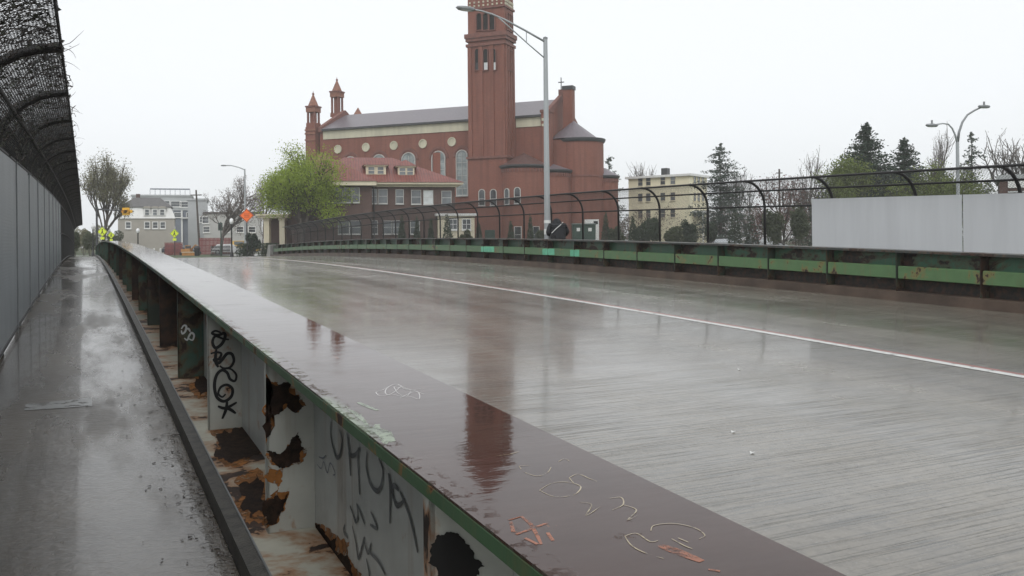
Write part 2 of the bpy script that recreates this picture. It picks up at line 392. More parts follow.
M['sprayw'] = simple('white_marker', (.62, .64, .64), .5, .1, 5)
M['wetleaf'] = simple('wet_dead_leaf', (.035, .022, .015), .3, .5, 20)
M['litter'] = simple('white_litter', (.6, .6, .58), .5, .1, 3)
def worn(name, col, cover=.5, scale=22, rough=.14, var=.3):
    n = NT(name); p_ = n.pos(); f_ = n.noise(p_, scale, 5, .65)
    n.set(Base_Color=n.ramp(n.noise(p_, 9, 4), [(.3, tuple(c_*(1-var) for c_ in col)), (.7, tuple(c_*(1+var) for c_ in col))]), Roughness=rough, Alpha=n.ramp(f_, [(cover-.1, 0), (cover+.06, 1)]))
    n.b.inputs['IOR'].default_value = 1.33
    return n.m
M['chalk'] = worn('pale_scratch', (.36, .30, .20), .45); M['chalko'] = worn('orange_scrape', (.27, .085, .035), .46, 30)
M['chalkw'] = worn('white_chalk', (.62, .6, .58), .36); M['gflake'] = worn('green_paint_patch', (.19, .235, .155), .44, 16)
M['patch'] = worn('pale_walk_marking', (.24, .24, .235), .44, 7, .3, .1)
M['paint'] = worn('worn_white_marking', (.58, .58, .56), .36, 9, .3, .1)
M['globe'] = simple('white_lamp_globe', (.82, .83, .83), .3, .03, 2)

# ------------------------------------------------------------------ setting: ground, bridge deck, walks
def ts(a, b, step): return list(np.arange(a, b+1e-6, step))
def strip(x0, x1, z0, z1, ys, zf=prof):    # a slab following the deck curve
    mb = MB(); k = len(ys)
    for y in ys:
        z = zf(y); mb.v += [(x0, y, z+z0), (x1, y, z+z0), (x1, y, z+z1), (x0, y, z+z1)]
    for i in range(k-1):
        a, b = i*4, i*4+4
        mb.f += [(a, a+1, b+1, b), (a+1, a+2, b+2, b+1), (a+2, a+3, b+3, b+2), (a+3, a, b, b+3)]
    mb.f += [(3, 2, 1, 0), tuple((k-1)*4+i for i in range(4))]
    return mb
mb = MB()
gx = sorted(set(list(np.arange(-400, -60, 40)) + list(np.arange(-60, 140, 4)) + list(np.arange(140, 561, 30))))
gy = sorted(set(list(np.arange(-200, -40, 40)) + list(np.arange(-40, 150, 3)) + list(np.arange(150, 601, 30))))
for x in gx:
    for y in gy: mb.v.append((x, y, ground(x, y)))
ny = len(gy)
for i in range(len(gx)-1):
    for j in range(ny-1): mb.f.append((i*ny+j, (i+1)*ny+j, (i+1)*ny+j+1, i*ny+j+1))
struct(mb.build('ground', M['grass'], fast=True))
YS = ts(-12, 85, 1.0)
RZ = -0.19
XW, XR = 1.084, 15.916            # webs of the two girders
struct(strip(1.12, 15.62, RZ-.35, RZ, YS).build('bridge_deck', M['road']))
struct(strip(-1.0, .60, -.22, 0, ts(-12, 90, 1.0)).build('sidewalk', M['walk']))
struct(strip(XR+.45, 18.0, -.22, 0, ts(-12, 90, 1.0)).build('sidewalk', M['walk']))
# street beyond the bridge
zr = lambda y: max(prof(y)+RZ, 0)
def sheet(name, poly, z, mat): 
    return struct(MB().add([(x, y, z) for x, y in poly], [tuple(range(len(poly)))]).build(name, mat))
far = strip(1.12, 15.62, -.3, 0, ts(85.02, 128, 1.0), lambda y: prof(y)+RZ)
struct(far.build('approach_road', M['road']))
zc = prof(130)+RZ
cross = strip(-70, 120, -.2, 0, [128.02, 140], lambda y: zc); struct(cross.build('cross_street', M['asphalt']))
far = strip(0.6, 15.0, -.2, 0, [140.02, 260], lambda y: zc); struct(far.build('street', M['asphalt']))
for (a, b, c_, d) in ((-6, .95, 90.2, 127.6), (15.8, 23, 90.2, 127.6)):
    struct(strip(a, b, -.3, .0, ts(c_, d, 2.0), lambda y: prof(y)-.05).build('pavement', M['footway']))
for a, b in ((-40, .5), (15.1, 60)):
    struct(strip(a, b, -.3, .0, [140.3, 144], lambda y: zc+.13).build('pavement', M['footway']))
# abutments
for y0, y1, nm in ((-12, 4, 'abutment'), (80, 92, 'abutment')):
    a = MB().box(-1.2, 18.2, y0, y1, -8, min(prof(y0), prof(y1))-.62).build(nm, M['footway'])
    tag(a, 'concrete bridge abutment under the %s end of the deck' % ('near' if y0 < 0 else 'far'), 'abutment')

# painted lane line
xl = PZ(1024, 378, RZ).x; xl2 = PZ(620, 307.7, RZ).x; xl = (xl+xl2)/2
def marking(name, x0, x1, y0, y1, dz, mat, lab):
    ys = ts(y0, y1, 1.0); b = MB()
    for y in ys: b.v += [(x0, y, prof(y)+RZ+dz), (x1, y, prof(y)+RZ+dz)]
    for i in range(len(ys)-1): b.f.append((2*i, 2*i+1, 2*i+3, 2*i+2))
    o = b.build(name, mat); tag(o, lab, 'road marking'); return o
marking('lane_line', xl-.075, xl+.075, -10, 84, .004, M['paint'], 'long white painted lane line running down the bridge deck')
marking('lane_line_edge', xl+.08, xl+.17, -10, 84, .004, M['redline'], 'thin reddish brown seam beside the white lane line')
marking('deck_joint', xl-.42, xl-.39, 20, 84, .004, M['kerbsteel'], 'thin dark tar seam left of the white lane line')

# ------------------------------------------------------------------ left girder
lg = empty('bridge_girder', (XW, 0, 0)); lg.location = (0, 0, 0)
tag(lg, 'near steel girder with maroon top flange, graffiti and peeling white and green paint', 'girder')
TOP, FT_ = .883, .045
FL0, FL1 = .817, 1.353
strip(FL0, FL1, TOP-.008, TOP, ts(-6, 88, .5)).build('top_flange', M['flange'], lg)
strip(FL0-.003, FL1+.003, TOP-FT_, TOP-.0085, ts(-6, 88, .5)).build('flange_edge', M['edge'], lg)
strip(XW-.008, XW+.008, -.55, TOP-FT_-.001, ts(-6, 88, 1)).build('web', M['web'], lg)
strip(.68, XW-.0085, -.09, -.05, ts(-6, 88, 1)).build('bottom_shelf', M['shelf'], lg)
strip(XW+.0085, XW+.035, RZ-.02, RZ+.18, ts(-6, 88, 1)).build('kerb_angle', M['kerbsteel'], lg)
SP = 2.4
def stiff_mesh(side, h0, h1, w, th=.014, lip=.045):
    b = MB()
    if side < 0: b.box(-w, -.0005, -th/2, th/2, h0, h1); b.box(-w, -w+.012, -th/2-lip*0, th/2+lip, h0, h1-.001)
    else: b.box(.0005, w, -th/2, th/2, h0, h1)
    return b.mesh('stiffener')
sm = {}
for k in range(-3, 36):
    t = 2.253+SP*k
    mk = M['stiffd'] if k in (1, 4, 5, 7, 10, 11, 15) else M['stiff']
    if k in (-1, 0, 1, 2): mk = M['stiffc']
    key = mk.name
    if key not in sm: sm[key] = stiff_mesh(-1, -.049, TOP-FT_-.002, .245)
    z = prof(t); o = link('stiffener', sm[key], mk, lg, (XW-.0085, t, z))
    o2 = link('back_stiffener', sm.setdefault('b', stiff_mesh(1, RZ, TOP-FT_-.002, .2)), M['stiffd'], lg, (XW+.0085, t, z))
# rolled kerb bar along the walk
kb = strip(.603, .672, -.15, .10, ts(-6, 90, 1)); kb = kb.build('kerb_bar', M['kerbsteel'])
tag(kb, 'long dark wet steel kerb bar between the left walk and the girder', 'kerb')
strip(.672, .679, -.15, .108, ts(-6, 90, 1)).build('kerb_lip', M['galvd'], kb)

# graffiti, scratches: ribbons lying on the steel
def ribbon(pts, nrm, w, taper=False):
    b = MB(); m = len(pts)
    for i, p in enumerate(pts):
        d = (pts[min(i+1, m-1)]-pts[max(i-1, 0)]).normalized(); s_ = d.cross(nrm).normalized()
        ww = w*(.5 + .5*math.sin(math.pi*(i+.5)/m)) if taper else w
        b.v += [tuple(p+s_*ww/2), tuple(p-s_*ww/2)]
    for i in range(m-1): b.f.append((2*i, 2*i+1, 2*i+3, 2*i+2))
    return b
def spline(pts, k=6):
    out = []
    n_ = len(pts)
    for i in range(n_-1):
        p0, p1, p2, p3 = pts[max(i-1, 0)], pts[i], pts[i+1], pts[min(i+2, n_-1)]
        for j in range(k):
            t = j/k
            out.append(tuple(.5*((2*p1[a]) + (-p0[a]+p2[a])*t + (2*p0[a]-5*p1[a]+4*p2[a]-p3[a])*t*t + (-p0[a]+3*p1[a]-3*p2[a]+p3[a])*t**3) for a in (0, 1)))
    out.append(pts[-1]); return out
def marks(name, strokes, proj, nrm, w, mat, lab, smooth_=True, taper=True):
    e = empty(name, (0, 0, 0), 0, lg); e['label'] = lab
    for i, st in enumerate(strokes):
        pts = [proj(u, v)+nrm*(.00003*i) for u, v in (spline(st) if smooth_ else st)]
        ribbon(pts, nrm, w, taper).build('stroke', mat, e)
    return e
def Z1(x, y, ox, oy, s): return (ox+x/s, oy+y/s)
def zs(lst, ox, oy, s): return [[Z1(x, y, ox, oy, s) for x, y in st] for st in lst]
# curling black tag on the third stiffener
tf = 2.253+SP*2-.0072
pf = lambda u, v: PY(u, v, tf-.004)
marks('graffiti', zs([[(250, 175), (228, 168), (214, 178), (238, 186), (262, 178), (268, 192), (254, 222), (228, 238), (216, 214), (228, 190), (258, 200), (284, 204)],
      [(208, 262), (232, 256), (252, 262), (242, 284), (222, 286), (240, 300), (256, 286), (276, 262), (296, 264), (304, 292), (288, 318), (262, 322), (246, 312)],
      [(272, 320), (296, 328), (314, 350), (308, 374), (288, 366), (276, 340), (254, 330), (232, 352), (224, 396), (234, 440), (262, 458), (292, 440), (298, 408), (276, 390), (250, 400), (240, 426), (256, 440), (270, 428)],
      [(276, 454), (272, 490), (256, 530)], [(238, 478), (270, 486), (316, 462)], [(270, 486), (290, 492), (312, 508)],
      [(232, 240), (228, 290), (240, 318)]], 160, 290, 4.114), pf, Vector((0, -1, 0)), .024, M['spray'], 'curling black spray tag ending in a star')
tf4 = 2.253+SP*3-.0072
marks('graffiti', zs([[(88, 160), (98, 146), (108, 150), (104, 170), (92, 180), (88, 166)], [(100, 198), (112, 206), (120, 188), (130, 176), (140, 186), (134, 206), (118, 200)], [(106, 160), (118, 160), (124, 172)]], 160, 290, 4.114),
      lambda u, v: PY(u, v, tf4-.004), Vector((0, -1, 0)), .02, M['sprayw'], 'small white bubble tag')
# letters on the nearest web bay
pw = lambda u, v: PX(u, v, XW-.0125)
marks('graffiti', zs([[(134, 70), (132, 110), (142, 160), (154, 188), (164, 176), (170, 130), (160, 96)],
      [(186, 108), (192, 160), (198, 248)], [(190, 120), (196, 176), (212, 180), (228, 158)], [(224, 156), (222, 200), (228, 310)],
      [(252, 170), (250, 220), (262, 272), (284, 298), (298, 280), (304, 230), (290, 190)],
      [(322, 240), (328, 300), (326, 404)], [(324, 240), (334, 300), (350, 346), (376, 326)], [(330, 300), (340, 280), (356, 296)], [(360, 300), (388, 370), (404, 430), (418, 500)]], 290, 400, 3.275),
      pw, Vector((-1, 0, 0)), .022, M['sprayf'], 'faded grey spray lettering on white steel')
marks('graffiti', zs([[(196, 346), (206, 372), (214, 398), (222, 380), (218, 340)], [(218, 340), (232, 372), (244, 406)], [(264, 366), (276, 392), (284, 420), (262, 408)],
      [(204, 412), (216, 470), (224, 518), (238, 470), (244, 448)], [(240, 450), (254, 500), (266, 470)], [(250, 520), (258, 560), (262, 600)], [(180, 408), (176, 430), (190, 452)], [(262, 500), (290, 530), (312, 572)]], 290, 400, 3.275),
      pw, Vector((-1, 0, 0)), .019, M['sprayf'], 'dripping grey spray scrawl low on white steel')
marks('graffiti', zs([[(88, 210), (102, 224), (110, 202), (122, 238), (132, 206), (148, 240), (140, 246)], [(94, 186), (108, 190), (118, 180)]], 290, 400, 3.275),
      pw, Vector((-1, 0, 0)), .008, M['sprayb'], 'small blue grey marker scribble')
# scratches on the flange
pt = lambda u, v: PZ(u, v, TOP+.0007)
UPV = Vector((0, 0, 1))
random.seed(3)
scr = [[(398+9*b+13*math.cos(a*.9+b*1.3), 391+b*1.2+5.5*math.sin(a*.9+b*2.1)+1.5*math.sin(a*2.3)) for a in range(8)] for b in (-1, 0, 1)] + [[(398, 384), (408, 390), (424, 388)], [(400, 398), (414, 392), (424, 394)]]
marks('chalk_mark', scr, pt, UPV, .003, M['chalkw'], 'white chalk scribble')
marks('chalk_mark', zs([[(398, 236), (412, 250), (440, 258), (462, 250), (470, 238)], [(398, 236), (424, 234)], [(512, 226), (500, 220), (486, 226)],
      [(444, 290), (472, 274), (508, 272), (536, 282), (520, 300), (478, 304), (444, 290)], [(510, 262), (530, 254), (556, 264), (572, 270)], [(510, 262), (520, 274)],
      [(534, 316), (560, 322), (548, 346), (580, 326)], [(600, 308), (626, 306), (630, 322), (606, 334)], [(630, 322), (660, 334), (640, 356), (662, 346)],
      [(634, 392), (660, 386), (690, 404), (708, 402)], [(634, 392), (648, 412), (676, 428), (720, 442)], [(692, 380), (700, 368), (744, 364), (790, 374), (812, 390), (800, 398)], [(738, 398), (768, 414), (784, 420)], [(752, 396), (776, 406)],
      [(344, 214), (376, 210), (398, 204)]], 340, 360, 2.226), pt, UPV, .0036, M['chalk'], 'pale scratched outline letters')
marks('chalk_mark', zs([[(376, 356), (404, 348), (424, 364), (440, 392), (448, 410)], [(392, 388), (430, 374), (462, 362)], [(412, 396), (440, 410)], [(462, 384), (474, 402)], [(380, 360), (386, 382), (400, 384)], [(820, 466), (846, 470)]], 340, 360, 2.226), pt, UPV, .010, M['chalko'], 'orange red spray cross', False)
marks('scrape', zs([[(712, 412), (750, 426), (806, 448)]], 340, 360, 2.226), pt, UPV, .03, M['chalko'], 'orange rust scrape')
marks('scrape', zs([[(40, 94), (58, 102), (84, 112)]], 340, 360, 2.226), pt, UPV, .022, M['gflake'], 'cream paint scrape')
# flaked patches of green underpaint along the near edge of the flange
def patch_poly(poly, proj, mat, name, lab, seed, parent=lg):
    rd = random.Random(seed); pts = list(poly)
    for lev in range(4):
        out = []
        for i in range(len(pts)):
            a, b = pts[i], pts[(i+1) % len(pts)]; L_ = math.hypot(b[0]-a[0], b[1]-a[1]); k_ = rd.gauss(0, .17); t_ = rd.uniform(.35, .65)
            out += [a, (a[0]+(b[0]-a[0])*t_-(b[1]-a[1])*k_, a[1]+(b[1]-a[1])*t_+(b[0]-a[0])*k_)]
        pts = out
    o = MB().add([proj(u, v) for u, v in pts], [tuple(range(len(pts)))]).build(name, mat, parent); o['label'] = lab; return o
pt2 = lambda u, v: PZ(u, v, TOP+.0004)
patch_poly([(346, 406), (362, 414), (380, 424), (396, 441), (388, 443), (368, 430)], pt2, M['gflake'], 'paint_patch', 'bare pale green paint patch', 1)
# rust holes eaten into the web and stiffeners, near bays
pw2 = lambda u, v: PX(u, v, XW-.0105)
patch_poly([(432, 546), (446, 532), (462, 538), (474, 556), (477, 580), (452, 592), (432, 580)], lambda u, v: PY(u, v, 2.253-.0105), M['void'], 'rust_hole', 'ragged black rust hole', 5)
tfs = 2.253+SP-.0072
def grow_poly(poly, k): 
    cx_ = sum(q[0] for q in poly)/len(poly); cy_ = sum(q[1] for q in poly)/len(poly); return [(cx_+(q[0]-cx_)*k, cy_+(q[1]-cy_)*k) for q in poly]
M['rustrim'] = worn('orange_rust_stain', (.24, .10, .028), .45, 17, .5, .6)
M['rustcore'] = simple('flaked_black_rust', (.024, .013, .008), .75, .8, 26, .006, spec=.25)
for i, poly in enumerate(([(266, 377), (278, 386), (300, 398), (304, 406), (297, 413), (288, 404), (282, 411), (270, 418), (266, 440)], [(266, 452), (278, 454), (290, 444), (297, 434), (304, 448), (300, 462), (286, 466), (272, 462)], [(266, 500), (276, 495), (288, 493), (284, 510), (277, 522), (266, 526)])):
    patch_poly([(max(266, u_), v_) for u_, v_ in grow_poly(poly, 1.12)], lambda u, v: PY(u, v, tfs-.0015), M['rustrim'], 'rust_stain', 'orange rust stain', 20+i)
    patch_poly(poly, lambda u, v: PY(u, v, tfs-.0035), M['rustcore'], 'rust_patch', 'flaked black rust patch', 6+i)
patch_poly([(268, 466), (276, 470), (284, 468), (282, 482), (278, 494), (270, 496)], lambda u, v: PY(u, v, tfs-.0012), M['rustrim'], 'rust_stain', 'orange rust run', 31)
psh = lambda z_: (lambda u, v: PZ(u, v, -.05+z_))
for i, poly in enumerate(([(216, 434), (232, 430), (246, 424), (256, 440), (262, 452), (246, 458), (228, 462), (214, 456), (222, 446)], [(238, 486), (256, 474), (264, 482), (264, 512), (250, 518), (240, 506), (246, 496)], [(196, 378), (206, 372), (208, 392), (200, 396)], [(186, 352), (196, 346), (204, 362), (194, 366)])):
    patch_poly(grow_poly(poly, 1.3), psh(.002), M['rustrim'], 'rust_stain', 'orange rust stain on the shelf', 40+i)
    patch_poly(poly, psh(.004), M['rustcore'], 'rust_patch', 'flaked black rust patch on the shelf', 50+i)
patch_poly([(314, 523), (320, 528), (331, 541), (336, 538), (344, 556), (352, 566), (360, 590), (350, 588), (340, 572), (330, 556), (320, 537)], pw2, M['rustcore'], 'rust_hole', 'ragged rust line along the foot of the web', 61)
patch_poly([(314, 521), (322, 524), (338, 536), (348, 556), (362, 574), (368, 600), (346, 592), (338, 574), (326, 552)], lambda u, v: PX(u, v, XW-.0095), M['rustrim'], 'rust_stain', 'orange stain along the foot of the web', 62)

# ------------------------------------------------------------------ right girder
rg = empty('bridge_girder', (0, 0, 0))
tag(rg, 'far steel girder with bright green web and pale green rail across the road', 'girder')
Y0R, Y1R = -6, 84.6
strip(XR-.27, XR+.27, TOP-.05, TOP, ts(Y0R, Y1R, .6)).build('top_flange', M['gtop'], rg)
strip(XR-.008, XR+.008, -.55, TOP-.051, ts(Y0R, Y1R, .6)).build('web', M['gweb'], rg)
strip(XR+.0085, XR+.42, -.09, -.05, ts(Y0R, Y1R, 1)).build('bottom_shelf', M['shelf'], rg)
SR = 1.985
smr = stiff_mesh(-1, -.02, TOP-.052, .24, .016, .008)
smb = stiff_mesh(1, -.049, TOP-.052, .2)
rail = MB()
L = SR-.03
for y0 in (0,): rail.ext([(-.02, .27), (-.05, .285), (-.05, .535), (-.02, .55), (.012, .55), (-.03, .53), (-.03, .29), (.012, .27)], 'y', .012, L)
rail_me = rail.mesh('rail'); rail_mint = rail_me.copy()
t0 = 11.577 - SR*8
k = 0
while t0+SR*(k+1) < Y1R:
    t = t0+SR*k; z = prof(t)
    link('stiffener', smr, M['gstiff'], rg, (XR-.0085, t, z))
    link('back_stiffener', smb, M['gstiff'], rg, (XR+.0085, t, z))
    u_mid = U0 + F*((XR*cth-(t+SR/2)*sth)/(XR*sth+(t+SR/2)*cth))
    o = link('rail', rail_me, M['grail'], rg, (XR-.19, t, z))
    o.rotation_euler = (math.atan2(prof(t+SR)-z, SR), 0, 0)
    k += 1
# fresh mint paint on three lengths of the rail
def mint(u0, u1):
    def tt(u): q = (u-U0)/F; return XR*(cth-q*sth)/(sth+q*cth)
    a, b = tt(u1), tt(u0); zz = prof((a+b)/2)
    o = MB().box(0, .004, 0, b-a, .295, .525).build('repainted_patch', M['mint'], rg, loc=(XR-.19-.056, a, zz)); o['label'] = 'bright mint repainted patch of rail'
mint(486, 499); mint(548, 560); mint(576, 585)
kr = strip(XR-.40, XR-.012, RZ-.1, RZ+.20, ts(Y0R, Y1R, 1)); kr = kr.build('kerb', M['kerbrust'])
tag(kr, 'rust stained concrete kerb at the foot of the green girder', 'kerb')
# end post of the girder
eb = MB().ext([(84.7, -.3), (86.6, -.3), (85.6, .95), (84.7, .98)], 'x', XR-.3, XR+.3).build('end_post', M['footway'])
eb.location.z = prof(85); tag(eb, 'sloped grey concrete end post at the far end of the green girder', 'post')

# ------------------------------------------------------------------ fences
def arc_path(x_post, dirx, hv, r, n=7):     # vertical part then quarter circle towards dirx
    pts = [(x_post, 0), (x_post, hv)]
    for i in range(1, n+1):
        a = math.pi/2*i/n; pts.append((x_post + dirx*r*(1-math.cos(a)), hv + r*math.sin(a)))
    return pts
def chain(path, s0, s1, y0, y1, sp, rad, zf=prof, sides=3):
    # diagonal wires over a surface given by an (x,z) path
    P_ = [Vector((a, 0, b)) for a, b in path]; cum = [0]
    for i in range(len(P_)-1): cum.append(cum[-1]+(P_[i+1]-P_[i]).length)
    knots = sorted(set([s0, s1] + [c_ for c_ in cum if s0 < c_ < s1]))
    def at(s):
        for i in range(len(cum)-1):
            if s <= cum[i+1]+1e-9:
                f = (s-cum[i])/(cum[i+1]-cum[i]); q = P_[i].lerp(P_[i+1], f); return q.x, q.z
        return P_[-1].x, P_[-1].z
    mb = MB(); d = s1-s0
    for sg in (1, -1):
        y = y0-d
        while y < y1+d:
            pts = []
            for s in knots:
                yy = y + sg*(s-s0)
                x, z = at(s); pts.append((x, yy, z+zf(yy)))
            if max(p[1] for p in pts) > y0 and min(p[1] for p in pts) < y1 and min(p[1] for p in pts) > y0-.2 and max(p[1] for p in pts) < y1+.2:
                mb.tube(pts, rad, sides, cap=False)
            y += sp
    return mb
# left fence
lf = empty('chain_link_fence', (0, 0, 0)); tag(lf, 'tall dark fence with grey ribbed panels and curved overhead mesh beside the left walk', 'fence')
XF, HV, AR = -.842, 2.31, .68
pl = arc_path(XF, 1, HV, AR)
PS = 3.05; y_first = (lambda u: XF/1)(0)
def t_at(u, x): q = (u-U0)/F; return x*(cth-q*sth)/(sth+q*cth)
ph = t_at(28.5, XF)
t0 = ph - PS*5
post_me = None
pb = MB(); pb.tube([(XF-.03, 0, -.1), (XF-.03, 0, HV)] + [(a-.03*(1-i/6), 0, b) for i, (a, b) in enumerate(pl[2:])], .042, 8); post_me = pb.mesh('post', True)
panel_me = {}
kk = 0
t = t0
while t < 88:
    link('post', post_me, M['steel'], lf, (0, t+.8, prof(t+.8)))
    if t < 37:
        b = MB()
        zz = prof(t+PS)-prof(t)
        b.add([(XF-.012, .025, .03), (XF-.012, PS-.025, .03+zz), (XF-.012, PS-.025, HV+zz), (XF-.012, .025, HV),
               (XF+.012, .025, .03), (XF+.012, PS-.025, .03+zz), (XF+.012, PS-.025, HV+zz), (XF+.012, .025, HV)],
              [(0,1,2,3), (7,6,5,4), (0,4,5,1), (1,5,6,2), (2,6,7,3), (3,7,4,0)])
        pn = b.build('panel', M['panel'], lf, loc=(0, t, prof(t)))
        for ya in (.012, PS-.04): MB().box(XF+.0125, XF+.028, ya, ya+.028, .03, HV).build('panel_trim', M['galvd'], pn)
    t += PS; kk += 1
for (px_, pz_), rr_ in ((pl[-1], .013), (pl[4], .022), (pl[1], .024), ((XF, 1.2), .02), ((XF, .08), .03)):
    ya = -8 if pz_ > 2.2 or pz_ < .1 else 37
    b = MB(); b.tube([(px_, y, prof(y)+pz_) for y in ts(ya, 86, 2)], rr_, 6); b.build('rail', M['steel'], lf, smooth=True)
c1 = chain(pl, HV, HV+AR*math.pi/2-.01, -2, 88, .048, .0024); o = c1.build('mesh', M['wirel'], lf, fast=True); o['kind'] = 'stuff'
c1 = chain(pl, .1, HV, 37.5, 88, .12, .003); o = c1.build('mesh', M['wirel'], lf, fast=True); o['kind'] = 'stuff'
# dead vines tangled in the curved mesh
rd = random.Random(11); vb = MB()
def surf(s, y):
    a = min(max(s, 0), 1.25)*math.pi/2
    return Vector((XF + AR*(1-math.cos(a)), y, HV + AR*math.sin(a) + prof(y)))
for i in range(5600):
    y = 1.2 + 50*(rd.random()**2.8); s = rd.random()**.8*.97
    if rd.random() < .12: s = rd.uniform(.85, .98)
    ang = rd.uniform(-.5, 3.6); ln = rd.uniform(.06, .22); pts = []
    for j in range(4):
        s = min(s, 1.0); p_ = surf(s, y) + Vector((rd.uniform(-.02, .02), rd.uniform(-.02, .02), rd.uniform(-.02, .03))); pts.append(p_)
        s += math.cos(ang)*ln/1.07/3; y += math.sin(ang)*ln/3; ang += rd.uniform(-.7, .7)
    vb.tube(pts, [.0045, .0038, .003, .0018], 3, cap=False)
for i in range(70):     # long stems running along and stray ends sticking out
    y = 1.0 + 60*rd.random()**1.6; s = rd.uniform(.2, 1.0); pts = []
    for j in range(10):
        pts.append(surf(s, y)+Vector((rd.uniform(-.03, .03), 0, rd.uniform(0, .06)))); y += rd.uniform(.1, .3); s = min(1.04, max(.05, s+rd.uniform(-.13, .13)))
    vb.tube(pts, rd.uniform(.004, .008), 4)
for i in range(26):
    y = 3.0 + 22*rd.random()**1.7; p_ = surf(1.0, y); d = Vector((rd.uniform(.2, 1), rd.uniform(-.6, .6), rd.uniform(-.5, .8))).normalized(); pts = [p_]
    sw = rd.uniform(-.5, .5)
    for j in range(7): pts.append(pts[-1]+d*rd.uniform(.015, .04)); d.rotate(Matrix.Rotation(sw+rd.uniform(-.25, .25), 3, 'Y')); d = (d+Vector((0, rd.uniform(-.3, .3), -.08))).normalized()
    vb.tube(pts, [.0035, .0032, .003, .0027, .0024, .002, .0016, .001], 3, cap=False)
vo = vb.build('dead_vine', M['vine'], fast=True); tag(vo, 'dead brown vines tangled through the curved top of the left fence', 'vine', kind='stuff')
nl = 9000; rs = np.random.RandomState(4)
def leaf_mesh(cent, size, rs, name, aspect=.6, flat=None):
    n_ = len(cent); size = np.broadcast_to(np.asarray(size, float), (n_,))
    a = rs.normal(size=(n_, 3)); a /= np.linalg.norm(a, axis=1)[:, None]
    b = rs.normal(size=(n_, 3))
    if flat is not None: a[:, 2] *= flat; a /= np.linalg.norm(a, axis=1)[:, None]
    b -= a*np.sum(a*b, 1)[:, None]; b /= np.linalg.norm(b, axis=1)[:, None]
    h = size[:, None]*.5
    v = np.stack([cent-a*h, cent+b*h*aspect, cent+a*h, cent-b*h*aspect], 1).reshape(-1, 3)
    me = bpy.data.meshes.new(name); me.vertices.add(4*n_); me.vertices.foreach_set('co', v.ravel().astype(np.float32))
    me.loops.add(4*n_); me.loops.foreach_set('vertex_index', np.arange(4*n_, dtype=np.int32))
    me.polygons.add(n_); me.polygons.foreach_set('loop_start', np.arange(0, 4*n_, 4, dtype=np.int32)); me.polygons.foreach_set('loop_total', np.full(n_, 4, np.int32))
    me.update(calc_edges=True); return me
yv = 1.2+26*rs.rand(nl)**1.5; sv = rs.rand(nl)
cl = np.sin(yv*2.3)+np.sin(yv*5.1+sv*4)+rs.normal(size=nl)*.6; keep = cl > .1
yv, sv = yv[keep], sv[keep]; av = sv*math.pi/2
cent = np.stack([XF+AR*(1-np.cos(av)), yv, HV+AR*np.sin(av)+np.array([prof(y) for y in yv])], 1)+rs.normal(size=(len(yv), 3))*.025
o = link('withered_leaves', leaf_mesh(cent, rs.uniform(.02, .055, len(yv)), rs, 'leaves'), M['vineleaf'], vo); o['kind'] = 'stuff'

# right fence
rf = empty('chain_link_fence', (0, 0, 0)); tag(rf, 'black chain link fence with posts curving in over the far walk behind the green girder', 'fence')
XF2, HV2, AR2 = 17.8, 1.93, .72
pr = arc_path(XF2, -1, HV2, AR2)
pb = MB(); pb.tube([(XF2, 0, -.1)] + [(a, 0, b) for a, b in pr[1:]], .04, 7); pm2 = pb.mesh('post', True)
ph2 = t_at(765, XF2); SP2 = 2.61
t = ph2 - SP2*8
rposts = []
while t < 86:
    link('post', pm2, M['steel'], rf, (0, t, prof(t))); rposts.append(t); t += SP2
for (px_, pz_), rr_ in ((pr[-1], .03), (pr[4], .026), (pr[1], .026), ((XF2, .06), .024)):
    b = MB(); b.tube([(px_, y, prof(y)+pz_) for y in ts(-4, 86, 2)], rr_, 6); b.build('rail', M['steel'], rf, smooth=True)
c1 = chain(pr, .05, HV2+AR2*math.pi/2-.01, -4, 86, .075, .0032); o = c1.build('mesh', M['wire'], rf, fast=True); o['kind'] = 'stuff'
# grey screen wall clad on the right fence
gw = empty('screen_wall', (0, 0, 0)); tag(gw, 'pale grey painted panel screen standing on the walk before the right fence', 'screen wall')
yA = t_at(812, XF2-.06); yB = t_at(963, XF2-.06); y = yA; ends = [yA, yB, yB-(yA-yB), yB-2*(yA-yB), yB-3*(yA-yB)]
for i in range(4):
    a, b_ = ends[i+1]+.02, ends[i]-.02
    pn = strip(XF2-.075, XF2-.05, .02, 2.10, [a, (a+b_)/2, b_]).build('panel', M['greywall'], gw)
    for q in (.33, .66):
        yy = a+(b_-a)*q; strip(XF2-.0795, XF2-.0755, .03, 2.09, [yy-.04, yy+.04]).build('seam_strip', M['greywall'], pn)

